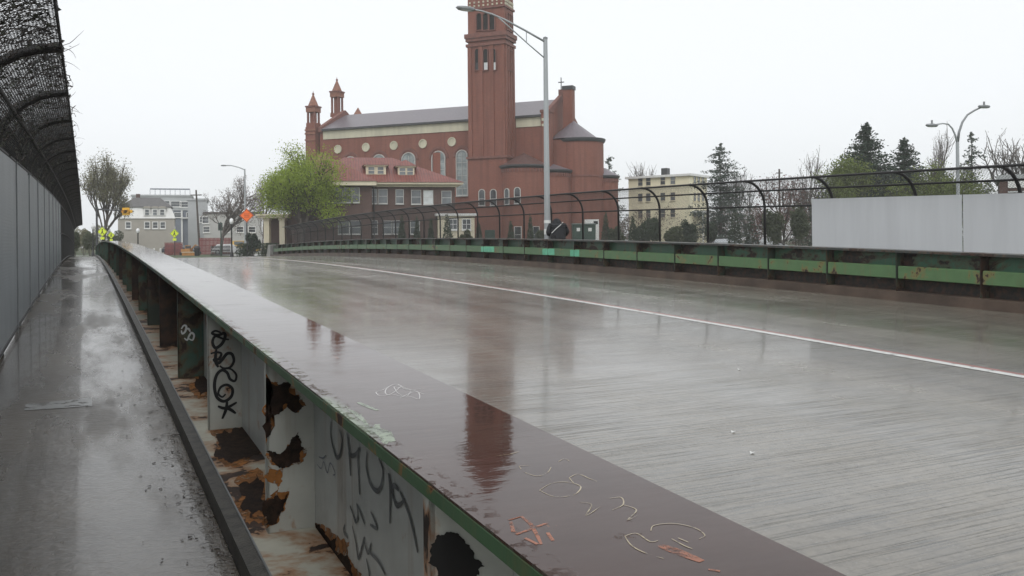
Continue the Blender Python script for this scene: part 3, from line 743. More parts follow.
# ------------------------------------------------------------------ windows
wcache = {}
def arch_loop(w, h, kind, n=8):
    if kind == 'rect': return [(-w/2, 0), (w/2, 0), (w/2, h), (-w/2, h)]
    if kind == 'round': return [(w/2*math.cos(2*math.pi*i/16), h/2+w/2*math.sin(2*math.pi*i/16)) for i in range(16)]
    r = w/2; return [(-r, 0), (r, 0)] + [(r*math.cos(math.pi*i/n), h-r+r*math.sin(math.pi*i/n)) for i in range(n+1)]
def window(parent, x, y, z, w, h, kind='rect', rz=0, fw=.08, fmat='white', gmat='glass', cols=1, rows=2, depth=.10, sill=True, name='window'):
    key = (round(w, 2), round(h, 2), kind, fw, cols, rows, depth, sill, fmat, gmat)
    if key not in wcache:
        w_, h_ = round(w, 2), round(h, 2)
        inn = arch_loop(w_, h_, kind); cx, cz = 0, h_/2
        out = [(px*(w_+2*fw)/w_, cz+(pz-cz)*(h_+2*fw)/h_) for px, pz in inn]
        b = MB().ring(out, inn, -depth, .02)
        if kind != 'round':
            hh = h_-(w_/2 if kind == 'arch' else 0)
            for i in range(1, cols): xx = -w_/2+w_*i/cols; b.box(xx-.025, xx+.025, -depth*.55, .01, 0, h_ if kind == 'rect' else hh+w_*.3)
            for i in range(1, rows): zz = hh*i/rows; b.box(-w_/2, w_/2, -depth*.5, .01, zz-.025, zz+.025)
            if sill: b.box(-w_/2-fw*1.4, w_/2+fw*1.4, -depth-.06, .01, -fw-.09, -fw)
        g = MB().ext(inn, 'y', -.025, .005)
        wcache[key] = (b.mesh('window'), g.mesh('pane'))
    a, g = wcache[key]
    o = link(name, a, M[fmat], parent, (x, y, z), rz); link('pane', g, M[gmat], o); return o

# ------------------------------------------------------------------ church
ch = Frame('church', 506.7, 112, 112); ce = ch.e
tag(ce, 'large red brick church with tall square bell tower and round apse', 'church')
H = ch.hit
w = -H(468.5, 100).x; dt = 3.1
def zat(u, v, y=0): return H(u, v, y).z
z_base = zat(490, 156); z_corn = zat(485, 43); z_corn2 = zat(485, 33); z_bel = zat(485, 6)
ZT = 35.0
tw = MB(); tw.box(-w, 0, 0, dt, z_base, z_corn).box(-w-.12, .12, -.12, dt+.12, -.3, z_base-.3).box(-w+.02, -.02, .02, dt-.02, z_corn, ZT)
to = tw.build('tower', M['brick'], ce)
MB().box(-w-.3, .3, -.3, dt+.3, z_base-.3, z_base).build('string_course', M['stone'], to); MB().box(-w-.22, .22, -.22, dt+.22, z_corn-.35, z_corn).build('string_course', M['stone'], to); tb = MB()
tb.box(-w-.36, .36, -.36, dt+.36, z_corn2-.55, z_corn2); tb.box(-w-.24, .24, -.24, dt+.24, z_corn2-.95, z_corn2-.56)
tb.build('cornice', M['stone'], to)
MB().box(-w-.35, .35, -.35, dt+.35, ZT, ZT+.7).build('parapet', M['brick'], to)
MB().add([(-w-.5, -.5, ZT+.705), (.5, -.5, ZT+.705), (.5, dt+.5, ZT+.705), (-w-.5, dt+.5, ZT+.705), (-w/2, dt/2, ZT+6)], [(0, 1, 4), (1, 2, 4), (2, 3, 4), (3, 0, 4), (3, 2, 1, 0)]).build('spire_roof', M['tile'], to)
# pilaster strips leaving three tall recessed panels on each face
for x in np.linspace(-w+.25, -.25, 4):
    MB().box(x-.28 if x > -w+.3 else -w, x+.28 if x < -.3 else 0, -.16, -.001, z_base, z_corn-.4).build('pilaster', M['brick'], to)
for y in np.linspace(.3, dt-.3, 4):
    MB().box(.001, .15, y-.22, y+.22, z_base, z_corn-.4).build('pilaster', M['brick'], to)
for u in (477.7, 486, 494):
    p_ = H(u, 70, -.02); q_ = H(u, 49, -.02)
    window(to, p_.x, -.02, p_.z, .62, q_.z-p_.z, 'arch', 0, .1, 'stone', 'void', 1, 1, .2, False, 'lancet_window')
    MB().box(p_.x-.26, p_.x+.26, -.06, -.047, p_.z, p_.z+.95).build('louvre', M['blind' if u > 480 else 'dkmetal'], to)
for u in (479.5, 486, 492.5):
    p_ = H(u, 30, .02); q_ = H(u, 13.5, .02)
    window(to, p_.x, .02, p_.z, .68, q_.z-p_.z, 'arch', 0, .12, 'stone', 'void', 1, 1, .22, False, 'belfry_opening')
for y in (dt*.3, dt*.5, dt*.7):
    zz = H(486, 30, 0).z; window(to, -.02, y, zz, .6, 2.1, 'arch', math.pi/2, .1, 'stone', 'void', 1, 1, .22, False, 'belfry_opening')
    zz = H(486, 70, 0).z; window(to, 0, y, zz, .5, 2.6, 'arch', math.pi/2, .1, 'stone', 'void', 1, 1, .2, False, 'lancet_window')
for vrow in (5, 1.5):
    for i in range(8):
        x = -w+.35+(w-.7)*i/7; zz = zat(485, vrow); MB().box(x-.10, x+.10, -.08, .0195, zz-.11, zz+.11).build('dentil', M['cream'], to)
    for i in range(6):
        y = .35+(dt-.7)*i/5; MB().box(-.0195, .12, y-.13, y+.13, zz-.16, zz+.16).build('dentil', M['cream'], to)
MB().box(-w-.15, .15, -.15, dt+.15, zat(485, 7.5)-.14, zat(485, 7.5)+.12).build('cornice', M['stone'], to)
# nave
yw = 3.3; NW = 12.0
xl_ = H(320, 150, yw).x; xr_ = H(547.5, 150, yw).x
z_e = H(394, 125.5, yw).z; z_b0 = H(394, 135.2, yw).z; z_r = H(452, 107.5, yw+NW/2).z
nv = MB().ext([(yw, -.3), (yw+NW, -.3), (yw+NW, z_e), (yw+NW/2, z_r-.1), (yw, z_e)], 'x', xl_, xr_).build('nave', M['brick'], ce)
MB().box(xl_+.6, -w-.14, yw-.1, yw-.001, z_b0, z_e-.15).build('frieze_band', M['cream'], nv)
MB().box(.16, H(541, 120, yw).x, yw-.1, yw-.001, z_b0, z_e-.15).build('frieze_band', M['cream'], nv)
MB().box(xl_+.6, xr_, yw-.45, yw-.101, z_e-.15, z_e+.12).build('gutter', M['dkmetal'], nv)
rf_ = MB(); ov = .4
rf_.ext([(yw-ov, z_e+.125), (yw+NW/2, z_r+.05), (yw+NW+ov, z_e+.125), (yw+NW+ov, z_e-.05), (yw+NW/2, z_r-.1), (yw-ov, z_e-.02)], 'x', xl_+.4, xr_-.35)
rf_.build('roof', M['slate'], nv)
for i in range(4): pass
for u, v in ((338, 149.3), (366, 147.3), (394, 145.5), (423, 143.7), (452, 141.8)):
    p_ = H(u, v, yw-.02); d = .95; window(nv, p_.x, yw-.02, p_.z-d/2, d, d, 'round', 0, .14, 'cream', 'cream', depth=.12, name='roundel')
for u0, u1, v1, v0 in ((456.5, 468.5, 150.5, 195), (432, 446, 151.5, 192), (402, 416, 153, 190), (373, 386, 155, 190), (345, 357, 157, 190)):
    p_ = H((u0+u1)/2, v0, yw-.02); q_ = H((u0+u1)/2, v1, yw-.02); ww = (H(u1, v0, yw).x-H(u0, v0, yw).x)-.25
    window(nv, p_.x, yw-.02, p_.z, ww, q_.z-p_.z, 'arch', 0, .11, 'offwhite', 'pglass', 2, 6, .16, True, 'arched_window')
    b = MB(); rr = ww/2+.55; zz = q_.z-ww/2
    b.ring([(p_.x+rr*math.cos(math.pi*i/10), zz+rr*1.1*math.sin(math.pi*i/10)) for i in range(11)], [(p_.x+(rr-.3)*math.cos(math.pi*i/10), zz+(rr-.3)*1.1*math.sin(math.pi*i/10)) for i in range(11)], yw-.12, yw+.01)
    b.build('brick_hood', M['stone'], nv)
# turrets of the west front
def turret(u, vtop, vcap, vbase, y, half):
    x = H(u, vcap, y).x; zt, zc_, zb = H(u, vtop, y).z, H(u, vcap, y).z, H(u, vbase, y).z
    t_ = MB().box(x-half, x+half, y-half, y+half, zb-.05, zb+.5).build('turret', M['brick'], nv)
    for sx_ in (-1, 1):
        for sy_ in (-1, 1): MB().lathe([(.22, zb+.5), (.17, zb+.7), (.17, zc_-.7), (.22, zc_-.5)], x+sx_*half*.72, y+sy_*half*.72, 8).build('column', M['stone'], t_)
    MB().box(x-.34, x+.34, y-.34, y+.34, zb+.5, zc_-.5).build('core', M['brick'], t_)
    MB().box(x-half*1.02, x+half*1.02, y-half*1.02, y+half*1.02, zc_-.9, zc_-.2).build('arcade', M['terra'], t_)
    MB().box(x-half*1.14, x+half*1.14, y-half*1.14, y+half*1.14, zc_-.2, zc_).build('cornice', M['stone'], t_)
    b = MB().lathe([(half*1.05, zc_+.001), (.12, zt-.45)], x, y, 8); b.build('spire', M['terra'], t_)
    MB().lathe([(.1, zt-.47), (.17, zt-.35), (.16, zt-.22), (.05, zt-.1), (.02, zt+.15)], x, y, 8).build('finial', M['stone'], t_)
    return x, zb
x1, zb1 = turret(313.3, 92, 106.3, 127, yw+.2, .74)
MB().box(x1-.82, x1+.82, yw-.6, yw+1.0, -.3, zb1-.055).build('corner_pier', M['brick'], nv)
for sz in (zb1-.5, zb1-1.0, zb1-1.9):
    MB().box(x1-.9, x1+.9, yw-.7, yw-.601, sz-.14, sz+.1).build('corbel', M['terra'], nv)
x2, zb2 = turret(337, 78, 91.5, 117, yw+NW/2, .74)
x3 = H(358, 110, yw+NW-.2).x; zz = H(358, 115, yw+NW).z
MB().lathe([(.7, zz-4), (.7, zz), (.06, H(358, 108, yw+NW).z)], x3, yw+NW-.2, 8).build('pinnacle', M['terra'], nv)
# raking parapets at both gables
for xx, wd in ((xl_-.1, .6), (xr_-.34, .5)):
    MB().ext([(yw-.3, z_e-.3), (yw+NW/2, z_r-.2), (yw+NW+.3, z_e-.3), (yw+NW+.3, z_e+.45), (yw+NW/2, z_r+.75), (yw-.3, z_e+.45)], 'x', xx, xx+wd).build('gable_parapet', M['stone'], nv)
p_ = H(541.5, 112, yw-.3); q_ = H(548, 112, yw-.3)
MB().box(p_.x, q_.x+.3, yw-.5, yw+.6, -.3, p_.z-.1).build('corner_pier', M['brick'], nv)
MB().box(p_.x-.12, q_.x+.42, yw-.62, yw+.72, p_.z-.099, p_.z+.25).build('pier_cap', M['stone'], nv)
for r_ in range(2):
    for i in range(3):
        xx = p_.x+.25+i*(q_.x-p_.x)/2.6; zz = p_.z-1.0-r_*.7; MB().box(xx-.14, xx+.14, yw-.6, yw-.501, zz-.16, zz+.16).build('dentil', M['cream'], nv)
# cross over the east gable
xg = xr_-.1; zc2 = z_r+.75
MB().box(xg-.3, xg+.3, yw+NW/2-.3, yw+NW/2+.3, zc2-.3, zc2+.55).build('cross_base', M['stone'], nv)
MB().box(xg-.05, xg+.05, yw+NW/2-.05, yw+NW/2+.05, zc2+.55, zc2+2.2).box(xg-.4, xg+.4, yw+NW/2-.045, yw+NW/2+.045, zc2+1.5, zc2+1.62).build('cross', M['dkmetal'], nv)
# chimney and apse
p_ = H(562.8, 86, yw+4.2); q_ = H(572, 86, yw+4.2)
xc0 = max(p_.x, xr_+.18)
chm = MB().box(xc0, xc0+(q_.x-p_.x), yw+4.2, yw+4.2+1.15, -.3, p_.z-.5).build('chimney', M['brick'], ce)
MB().box(xc0-.1, xc0+(q_.x-p_.x)+.1, yw+4.1, yw+5.45, p_.z-.499, p_.z).build('chimney_cap', M['dkmetal'], chm)
yc = yw+NW/2-1.5
pc = H(579.5, 137, yc); rad = H(602.5, 137, yc).x-pc.x
za = H(579.5, 138, yc-rad).z; zk = H(573, 121, yc).z
ap = smooth_angle(MB().lathe([(rad, -.3), (rad, za)], pc.x, yc, 40).build('apse', M['brick'], ce))
smooth_angle(MB().lathe([(rad+.12, za-.35), (rad+.28, za-.05), (rad+.28, za+.12), (.02, za+.12)], pc.x, yc, 40).build('gutter', M['dkmetal'], ap))
smooth_angle(MB().lathe([(rad+.25, za+.125), (.05, zk)], pc.x-.8, yc, 40).build('roof', M['slate'], ap))
zs_ = H(579, 176, yc-rad).z
smooth_angle(MB().lathe([(rad+.06, zs_), (rad+.06, zs_+.2), (rad+.001, zs_+.2)], pc.x, yc, 40).build('string_course', M['stone'], ap))
MB().tube([(pc.x-rad*.55, yc-rad*.86, 0), (pc.x-rad*.55, yc-rad*.86, za-.3)], .1, 6).build('downpipe', M['dkmetal'], ap)
MB().box(xr_+.17, pc.x, yw+1.5, yw+NW-1.5, -.3, za-.02).build('choir', M['brick'], ce)
# lower round chapels
def chapel(u, y, ul, ur, vE, vTop, flat=False):
    c_ = H(u, vE, y); rad_ = (H(ur, vE, y).x-H(ul, vE, y).x)/2; ze = H(u, vE, y-rad_).z
    o_ = smooth_angle(MB().lathe([(rad_, -.3), (rad_, ze)], c_.x, y, 36).build('chapel', M['brick'], ce))
    smooth_angle(MB().lathe([(rad_+.02, ze-.3), (rad_+.25, ze-.05), (rad_+.25, ze+.12), (.02, ze+.12)], c_.x, y, 36).build('gutter', M['dkmetal'], o_))
    zt = H(u, vTop, y).z
    smooth_angle(MB().lathe([(rad_+.2, ze+.125), (.05, zt)], c_.x, y, 36).build('roof', M['chroof' if not flat else 'slate'], o_))
    for i in range(22):
        a = -math.pi*.98*i/21; b = MB().box(-.09, .09, -.12, .02, ze-.75, ze-.32).build('corbel', M['stone'], o_, loc=(c_.x+rad_*math.cos(a), y+rad_*math.sin(a), 0), rz=a+math.pi/2)
    return c_.x, y, rad_, ze, o_
cx, cy_, cr, cz, co = chapel(524, -.3+2.2, 502, 546.5, 165, 153)
for u, v0, v1 in ((517.5, 203, 187), (506.5, 204, 189)):
    q = H(u, v0, cy_-cr); a = math.asin(max(-.95, min(.95, (q.x-cx)/cr))); 
    window(co, cx+math.sin(a)*(cr+.02), cy_-math.cos(a)*(cr+.02), q.z, .7, 1.9, 'arch', a, .08, 'offwhite', 'glass', 1, 2, .1)
for u in (518, 533):
    q = H(u, 236, cy_-cr); a = math.asin((q.x-cx)/cr); window(co, cx+math.sin(a)*(cr+.02), cy_-math.cos(a)*(cr+.02), 1.3, .8, 1.9, 'rect', a, .08, 'offwhite', 'glass', 1, 2, .1)
chapel(553, 4.0, 536, 569, 170, 164, True)
c3 = chapel(604, yc+2.0, 590, 617, 176, 168, True)
for u in (482, 493.5):
    q = H(u, 205, -.14); window(to, q.x, -.13, q.z, .75, 1.95, 'arch', 0, .08, 'offwhite', 'glass', 1, 2, .1)
q = H(490, 240, -.14); MB().box(q.x-.7, q.x+.7, -.17, -.121, .3, 2.9).build('door', M['ltgreen'], to)
for u in (536, 544):
    q = H(u, 200, yw-.02)

# ------------------------------------------------------------------ rectory
rc = Frame('rectory', 374, 93, 79); re = rc.e; H = rc.hit
tag(re, 'brown brick rectory with red hipped roof and two cream dormers before the church', 'house')
z_ev = H(420, 182.8, 0).z; xr0 = H(455, 200).x; xl0 = H(296, 200).x; D = 11.0
body = MB().box(xl0, xr0, 0, D, -.3, z_ev-.45).build('wall', M['brickd'], re)
MB().box(xl0-.25, xr0+.25, -.25, D+.2, z_ev-.449, z_ev-.2).build('frieze', M['creamw'], re)
MB().box(xl0-.8, xr0+.8, -.8, D+.8, z_ev-.199, z_ev).build('eave', M['creamw'], re)
z_rd = H(360, 157.5, D/2).z; xa = H(392, 157.5, D/2).x
def hip(x0, x1, y0, y1, z0, xr0_, xr1_, yr, zr_, name, par):
    return MB().add([(x0, y0, z0), (x1, y0, z0), (x1, y1, z0), (x0, y1, z0), (xr0_, yr, zr_), (xr1_, yr, zr_)], [(0, 1, 5, 4), (1, 2, 5), (2, 3, 4, 5), (3, 0, 4), (3, 2, 1, 0)]).build(name, M['tile'], par)
rfo = hip(xl0-.9, xr0+.9, -.9, D+.9, z_ev+.001, xl0+5, xa, D/2, z_rd, 'roof', re)
# projecting wing on the left
wx1 = H(372, 200, -1.6).x; wx0 = xl0-.4; z_w = z_ev+.02
wg = MB().box(wx0, wx1, -1.6, 4, -.3, z_w-.45).build('wing_wall', M['brickd'], re)
MB().box(wx0-.6, wx1+.45, -2.3, 4, z_w-.44, z_w-.01).build('wing_eave', M['creamw'], re)
pk = H(321, 152.5, 3.0)
MB().add([(wx0-.7, -2.4, z_w), (wx1+.55, -2.4, z_w), (wx1+.55, 6, z_w), (wx0-.7, 6, z_w), (pk.x, 3.0, pk.z), (pk.x, 6, pk.z)], [(0, 1, 4), (1, 2, 5, 4), (2, 3, 5), (3, 0, 4, 5), (3, 2, 1, 0)]).build('wing_roof', M['tile'], re)
for (u, v0, v1, ww, y) in ((338.5, 202, 188, .75, -1.62), (347.5, 202, 188, .95, -1.62), (355.5, 202, 188, .75, -1.62), (372.7, 203, 189.5, .85, -.02), (383, 203, 189.5, .85, -.02), (399.7, 203.3, 190, .75, -.02), (416.2, 203.6, 190.5, .95, -.02), (428.3, 203.8, 190.8, .95, -.02), (446.5, 204.2, 191.3, .95, -.02)):
    q = H(u, v0, y); q2 = H(u, v1, y); window(re, q.x, y, q.z, ww, q2.z-q.z, 'rect', 0, .055, 'offwhite', 'blind' if u in (428.3,) else 'glass', 1, 2, .07)
for (u, ww, y) in ((344, 1.1, -1.62), (355, 1.1, -1.62), (373, .9, -.02), (388, 1.0, -.02), (396, .9, -.02), (415, .9, -.02)):
    q = H(u, 233.5, y); q2 = H(u, 221, y); window(re, q.x, y, q.z, ww, q2.z-q.z, 'rect', 0, .055, 'offwhite', 'glass', 1, 2, .07)
def dormer(uc, u0, u1, v0, v1, vr):
    yd = 1.0
    a, b_ = H(u0, v0, yd), H(u1, v0, yd); zt = H(uc, v1, yd).z; zr_ = H(uc, vr, yd).z
    d_ = MB().box(a.x, b_.x, yd, yd+4, a.z-.9, zt).build('dormer', M['creamw'], re)
    MB().add([(a.x-.3, yd-.3, zt+.001), (b_.x+.3, yd-.3, zt+.001), ((a.x+b_.x)/2, yd+1.2, zr_), (a.x-.45, yd+4.4, zt+.001), (b_.x+.45, yd+4.4, zt+.001), ((a.x+b_.x)/2, yd+4.4, zr_)], [(0, 1, 2), (1, 4, 5, 2), (0, 2, 5, 3), (3, 5, 4), (0, 3, 4, 1)]).build('dormer_roof', M['tile'], d_)
    MB().box(a.x-.2, b_.x+.2, yd-.2, yd+3.5, zt-.1, zt-.01).build('dormer_eave', M['creamw'], d_)
    for s_ in (-.23, .23):
        xx = (a.x+b_.x)/2+s_*(b_.x-a.x); window(d_, xx, yd-.02, a.z+.18, .62, .72, 'rect', 0, .06, 'creamw', 'glass', 1, 2, .06, False)
dormer(375.5, 366, 386, 175.5, 165, 157.2); dormer(406.5, 398, 414.5, 176.5, 166, 158.5)
MB().tube([(wx1+.25, -.12, 0), (wx1+.25, -.12, z_ev-.4)], .07, 6).build('downpipe', M['dkmetal'], re)
q = H(440, 165, 8); MB().box(H(433.5, 170, 7).x, H(440.5, 170, 7).x, 7, 8, z_ev, H(436, 152.5, 7).z).build('chimney', M['brick'], re)
# cream porch wing on the right
px0, px1 = H(438, 220, -1).x, H(474.5, 220, -1).x; zp = H(455, 213.5, -1).z
po = MB().box(px0, px1, -1, 6, -.3, zp-.25).build('porch', M['creamw'], re)
MB().box(px0-.25, px1+.25, -1.25, 6.2, zp-.249, zp).build('porch_roof', M['white'], po)
for u, ww in ((466.5, .8), (453, .8)):
    q = H(u, 229, -1.02); window(po, q.x, -1.02, q.z, ww, 1.0, 'rect', 0, .1, 'white', 'glass', 2, 2, .06)

# ------------------------------------------------------------------ yellow house
yh = Frame('yellow_house', 690, 118, 126); ye = yh.e; H = yh.hit
tag(ye, 'pale yellow flat roofed three storey house behind the right fence', 'house')
zt = H(690, 173.5).z; xL = H(628.5, 185).x; yR = yh.hitx(707, 185, 0).y
MB().box(xL, 0, 0, yR, -.3, zt-.3).build('wall', M['yellow'], ye)
ro = MB().box(xL-.35, .35, -.35, yR+.35, zt-.299, zt).build('roof', M['white'], ye)
q = H(664, 167, 3); MB().box(q.x-.45, q.x+.45, 3, 3.9, zt+.001, zt+H(664, 167, 3).z-H(664, 172, 3).z+.5).build('chimney', M['dkmetal'], ro)
for u in (640.5, 648.5, 663, 673):
    for v0, v1 in ((185.8, 178.2), (201.5, 193.8), (217.8, 210.3)):
        dv = -(u-640)*.055*(1 if v0 < 190 else .7 if v0 < 205 else .45)
        q, q2 = H(u, v0+dv, -.02), H(u, v1+dv, -.02); window(ye, q.x, -.02, q.z, .66, q2.z-q.z, 'rect', 0, .05, 'creamw', 'glass', 1, 2, .06)
for u in (694.5, 698.5, 702.7):
    for v0, v1 in ((183.5, 176), (201, 193), (217, 212)):
        q, q2 = yh.hitx(u, v0, .02), yh.hitx(u, v1, .02); window(ye, .02, q.y, q.z, .7, q2.z-q.z, 'rect', math.pi/2, .05, 'creamw', 'glass', 1, 2, .06)
q = yh.hitx(698, 211, 0); bp = MB().box(.001, 1.6, q.y-2, q.y+2, q.z-.3, q.z).build('porch_roof', M['white'], ye)
for yy in (q.y-1.8, q.y+1.8): MB().tube([(1.5, yy, -.2), (1.5, yy, q.z-.3)], .07, 6).build('porch_post', M['white'], bp)

# ------------------------------------------------------------------ far left buildings
mh = Frame('mansard_house', 150, 135, 70); me_ = mh.e; H = mh.hit
tag(me_, 'tan house with white mansard storey and dark hipped roof beyond the bridge', 'house')
zA = H(150, 218.5).z; zB = H(150, 206.8).z; zC = H(145, 197.5, 4).z; x0, x1 = H(118, 230).x, H(174.5, 230).x; DD = 9
MB().box(x0, x1, 0, DD, -.3, zA).build('wall', M['tan'], me_)
mr = MB(); s_ = .55
mr.add([(x0-.15, -.15, zA+.001), (x1+.15, -.15, zA+.001), (x1+.15, DD+.15, zA+.001), (x0-.15, DD+.15, zA+.001), (x0+s_, s_, zB), (x1-s_, s_, zB), (x1-s_, DD-s_, zB), (x0+s_, DD-s_, zB)],
       [(0, 1, 5, 4), (1, 2, 6, 5), (2, 3, 7, 6), (3, 0, 4, 7), (4, 5, 6, 7), (3, 2, 1, 0)])
mo = mr.build('mansard', M['white'], me_)
xq0, xq1 = H(134, 197, 4).x, H(160, 197, 4).x
MB().add([(x0+s_-.3, s_-.3, zB+.01), (x1-s_+.3, s_-.3, zB+.01), (x1-s_+.3, DD-s_+.3, zB+.01), (x0+s_-.3, DD-s_+.3, zB+.01), (xq0, 4.5, zC), (xq1, 4.5, zC)], [(0, 1, 5, 4), (1, 2, 5), (2, 3, 4, 5), (3, 0, 4), (3, 2, 1, 0)]).build('roof', M['shingle'], me_)
for u in (128.3, 147.2, 155.3, 162.8):
    q, q2 = H(u, 228, -.02), H(u, 222.3, -.02); window(me_, q.x, -.02, q.z, .62, q2.z-q.z, 'rect', 0, .12, 'white', 'glass', 1, 2, .06)
for u in (147.2, 155, 162.3):
    q, q2 = H(u, 215.4, .1), H(u, 209.5, .1)
    dd = MB().box(q.x-.5, q.x+.5, -.1, .8, q.z-.1, q2.z+.2).build('dormer', M['white'], mo)
    MB().ext([(q.x-.65, q2.z+.2), (q.x+.65, q2.z+.2), (q.x+.35, q2.z+.5), (q.x-.35, q2.z+.5)], 'y', -.25, .9).build('dormer_hood', M['tan'], dd)
    window(dd, q.x, -.12, q.z+.05, .55, q2.z-q.z-.1, 'rect', 0, .07, 'white', 'glass', 1, 2, .06, False)
q = H(138, 194, 5); MB().box(q.x-.3, q.x+.3, 5, 5.6, zB, zC+.6).build('chimney', M['brickd'], me_)
def block(name, u, Z, hx, ul, ur, vt, mat, lab, wins, depth=10, roof='grey1', rows=None, extra=None):
    f = Frame(name, u, Z, hx); h = f.hit
    a, b_, z = h(ul, 230).x, h(ur, 230).x, h((ul+ur)/2, vt).z
    MB().box(a, b_, 0, depth, -.3, z).build('wall', M[mat], f.e); MB().box(a-.15, b_+.15, -.15, depth+.15, z+.001, z+.35).build('parapet', M[roof], f.e)
    for (uu, v0, v1, ww) in wins:
        q, q2 = h(uu, v0, -.02), h(uu, v1, -.02); window(f.e, q.x, -.02, q.z, ww, q2.z-q.z, 'rect', 0, .1, 'white', 'glass', 1, 2, .06)
    tag(f.e, lab, 'building'); return f, z
f, z = block('apartment_block', 176, 175, 72, 132, 192, 196.5, 'grey1', 'light grey flat roofed apartment block with railed roof behind the mansard house', [(166, 206, 201, 1.2), (176, 206.5, 201.5, 1.8), (184.5, 207, 202, 1.6), (166, 217, 212, 1.2), (178, 218, 213, 1.4), (186, 218, 213, 1.4)])
b = MB(); 
for i in range(9):
    xx = f.hit(150, 196).x+(f.hit(190, 196).x-f.hit(150, 196).x)*i/8; b.box(xx-.04, xx+.04, .2, .28, z+.34, z+1.35)
b.box(f.hit(150, 196).x, f.hit(190, 196).x, .18, .3, z+1.35, z+1.6); o = b.build('roof_railing', M['grey2'], f.e)
f, z = block('apartment_block', 186, 158, 72, 173.5, 200, 210.5, 'grey2', 'blue grey block with white corner post beside the mansard house', [(178, 217, 213, 1.2), (191, 217, 213, 1.4)])
MB().box(f.hit(182, 230).x-.14, f.hit(182, 230).x+.14, -.3, -.001, 0, z).build('corner_post', M['white'], f.e)
MB().box(f.hit(181, 230).x, f.hit(191, 230).x, -.6, -.301, f.hit(182, 218).z-.12, f.hit(182, 218).z+.12).build('canopy', M['white'], f.e)
block('apartment_block', 198, 150, 72, 188, 207, 200.5, 'grey1', 'narrow grey block behind the leaning utility pole', [(203, 222, 217, 1.0)])
block('stucco_house', 225, 146, 72, 204, 262, 214, 'grey3', 'pale stucco house behind the bare spreading tree', [(205.6, 223, 217, .9), (206.5, 232, 227, .9), (226, 232, 227, 1.0), (240, 232, 227, 1.0), (252, 232, 227, 1.0)], roof='shingle')

# brick building with white front at the far right
bb, z = block('brick_garage', 1010, 66, 118, 1000, 1100, 178, 'brickd', 'brick building with white clad upper front at the right edge behind the fence', [], 9)
q0, q1 = bb.hit(1008, 190, -.05), bb.hit(1060, 172, -.05)
fa = MB().box(q0.x, q1.x, -.12, -.001, bb.hit(1010, 188, 0).z, bb.hit(1010, 180, 0).z).build('fascia', M['white'], bb.e)
for i in range(3):
    zz = bb.hit(1010, 192, 0).z-i*.16; MB().box(q0.x, q1.x, -.1, -.002, zz-.05, zz+.05).build('louvre', M['blind'], bb.e)

# white columned porch beyond the end of the girder
wp = Frame('portal', 267, 97, 95); we = wp.e; h = wp.hit; tag(we, 'white columned porch half hidden by the green tree', 'porch')
for u in (267.5, 283):
    q = h(u, 240); z1 = h(u, 218).z
    MB().box(q.x-.38, q.x+.38, -.38, .38, -.2, .3).box(q.x-.3, q.x+.3, -.3, .3, .3, z1-.25).box(q.x-.38, q.x+.38, -.38, .38, z1-.249, z1).build('column', M['creamw'], we)
MB().box(h(260, 218).x, h(290, 218).x, -.7, 2.5, h(267, 218).z+.001, h(267, 215.8).z).build('entablature', M['creamw'], we)
MB().box(h(258.5, 218).x, h(291.5, 218).x, -.9, 2.7, h(267, 215.8).z+.001, h(267, 214.3).z).build('cornice', M['creamw'], we)
MB().box(h(262, 218).x, h(290, 218).x, 2.0, 2.4, -.2, h(267, 218).z).build('back_wall', M['brickd'], we)

# ------------------------------------------------------------------ vegetation
def rvec(rd): return Vector((rd.gauss(0, 1), rd.gauss(0, 1), rd.gauss(0, 1)))
def grow(mb, p, d, Ln, r, lev, mx_, rd, tips, spread, up, kids, rmin=.008):
    pts = [p.copy()]; dd = d.copy()
    ns = 3
    for i in range(ns):
        dd = (dd + rvec(rd)*.13 + Vector((0, 0, up))).normalized(); p = p + dd*Ln/ns; pts.append(p.copy())
    mb.tube(pts, [max(rmin, r*(1-.4*i/ns)) for i in range(ns+1)], 6 if lev == 0 else 4 if lev < 2 else 3, cap=False)
    if lev >= mx_: tips.append((pts[1], pts[2], pts[3])); return
    for k in range(kids[min(lev, len(kids)-1)]):
        f = 1.0 if k == 0 else rd.uniform(.35, 1.0)
        i = min(ns-1, int(f*ns)); q = pts[i].lerp(pts[i+1], f*ns-i) if f < 1 else pts[-1]
        ax = dd.orthogonal().normalized(); ax.rotate(Matrix.Rotation(rd.uniform(0, 6.283), 3, dd))
        ang = rd.uniform(.3, 1.0)*spread*(.45 if k == 0 else 1)
        nd = dd.copy(); nd.rotate(Matrix.Rotation(ang, 3, ax))
        grow(mb, q, nd, Ln*rd.uniform(.6, .85), r*.6 if k else r*.7, lev+1, mx_, rd, tips, spread, up, kids, rmin)
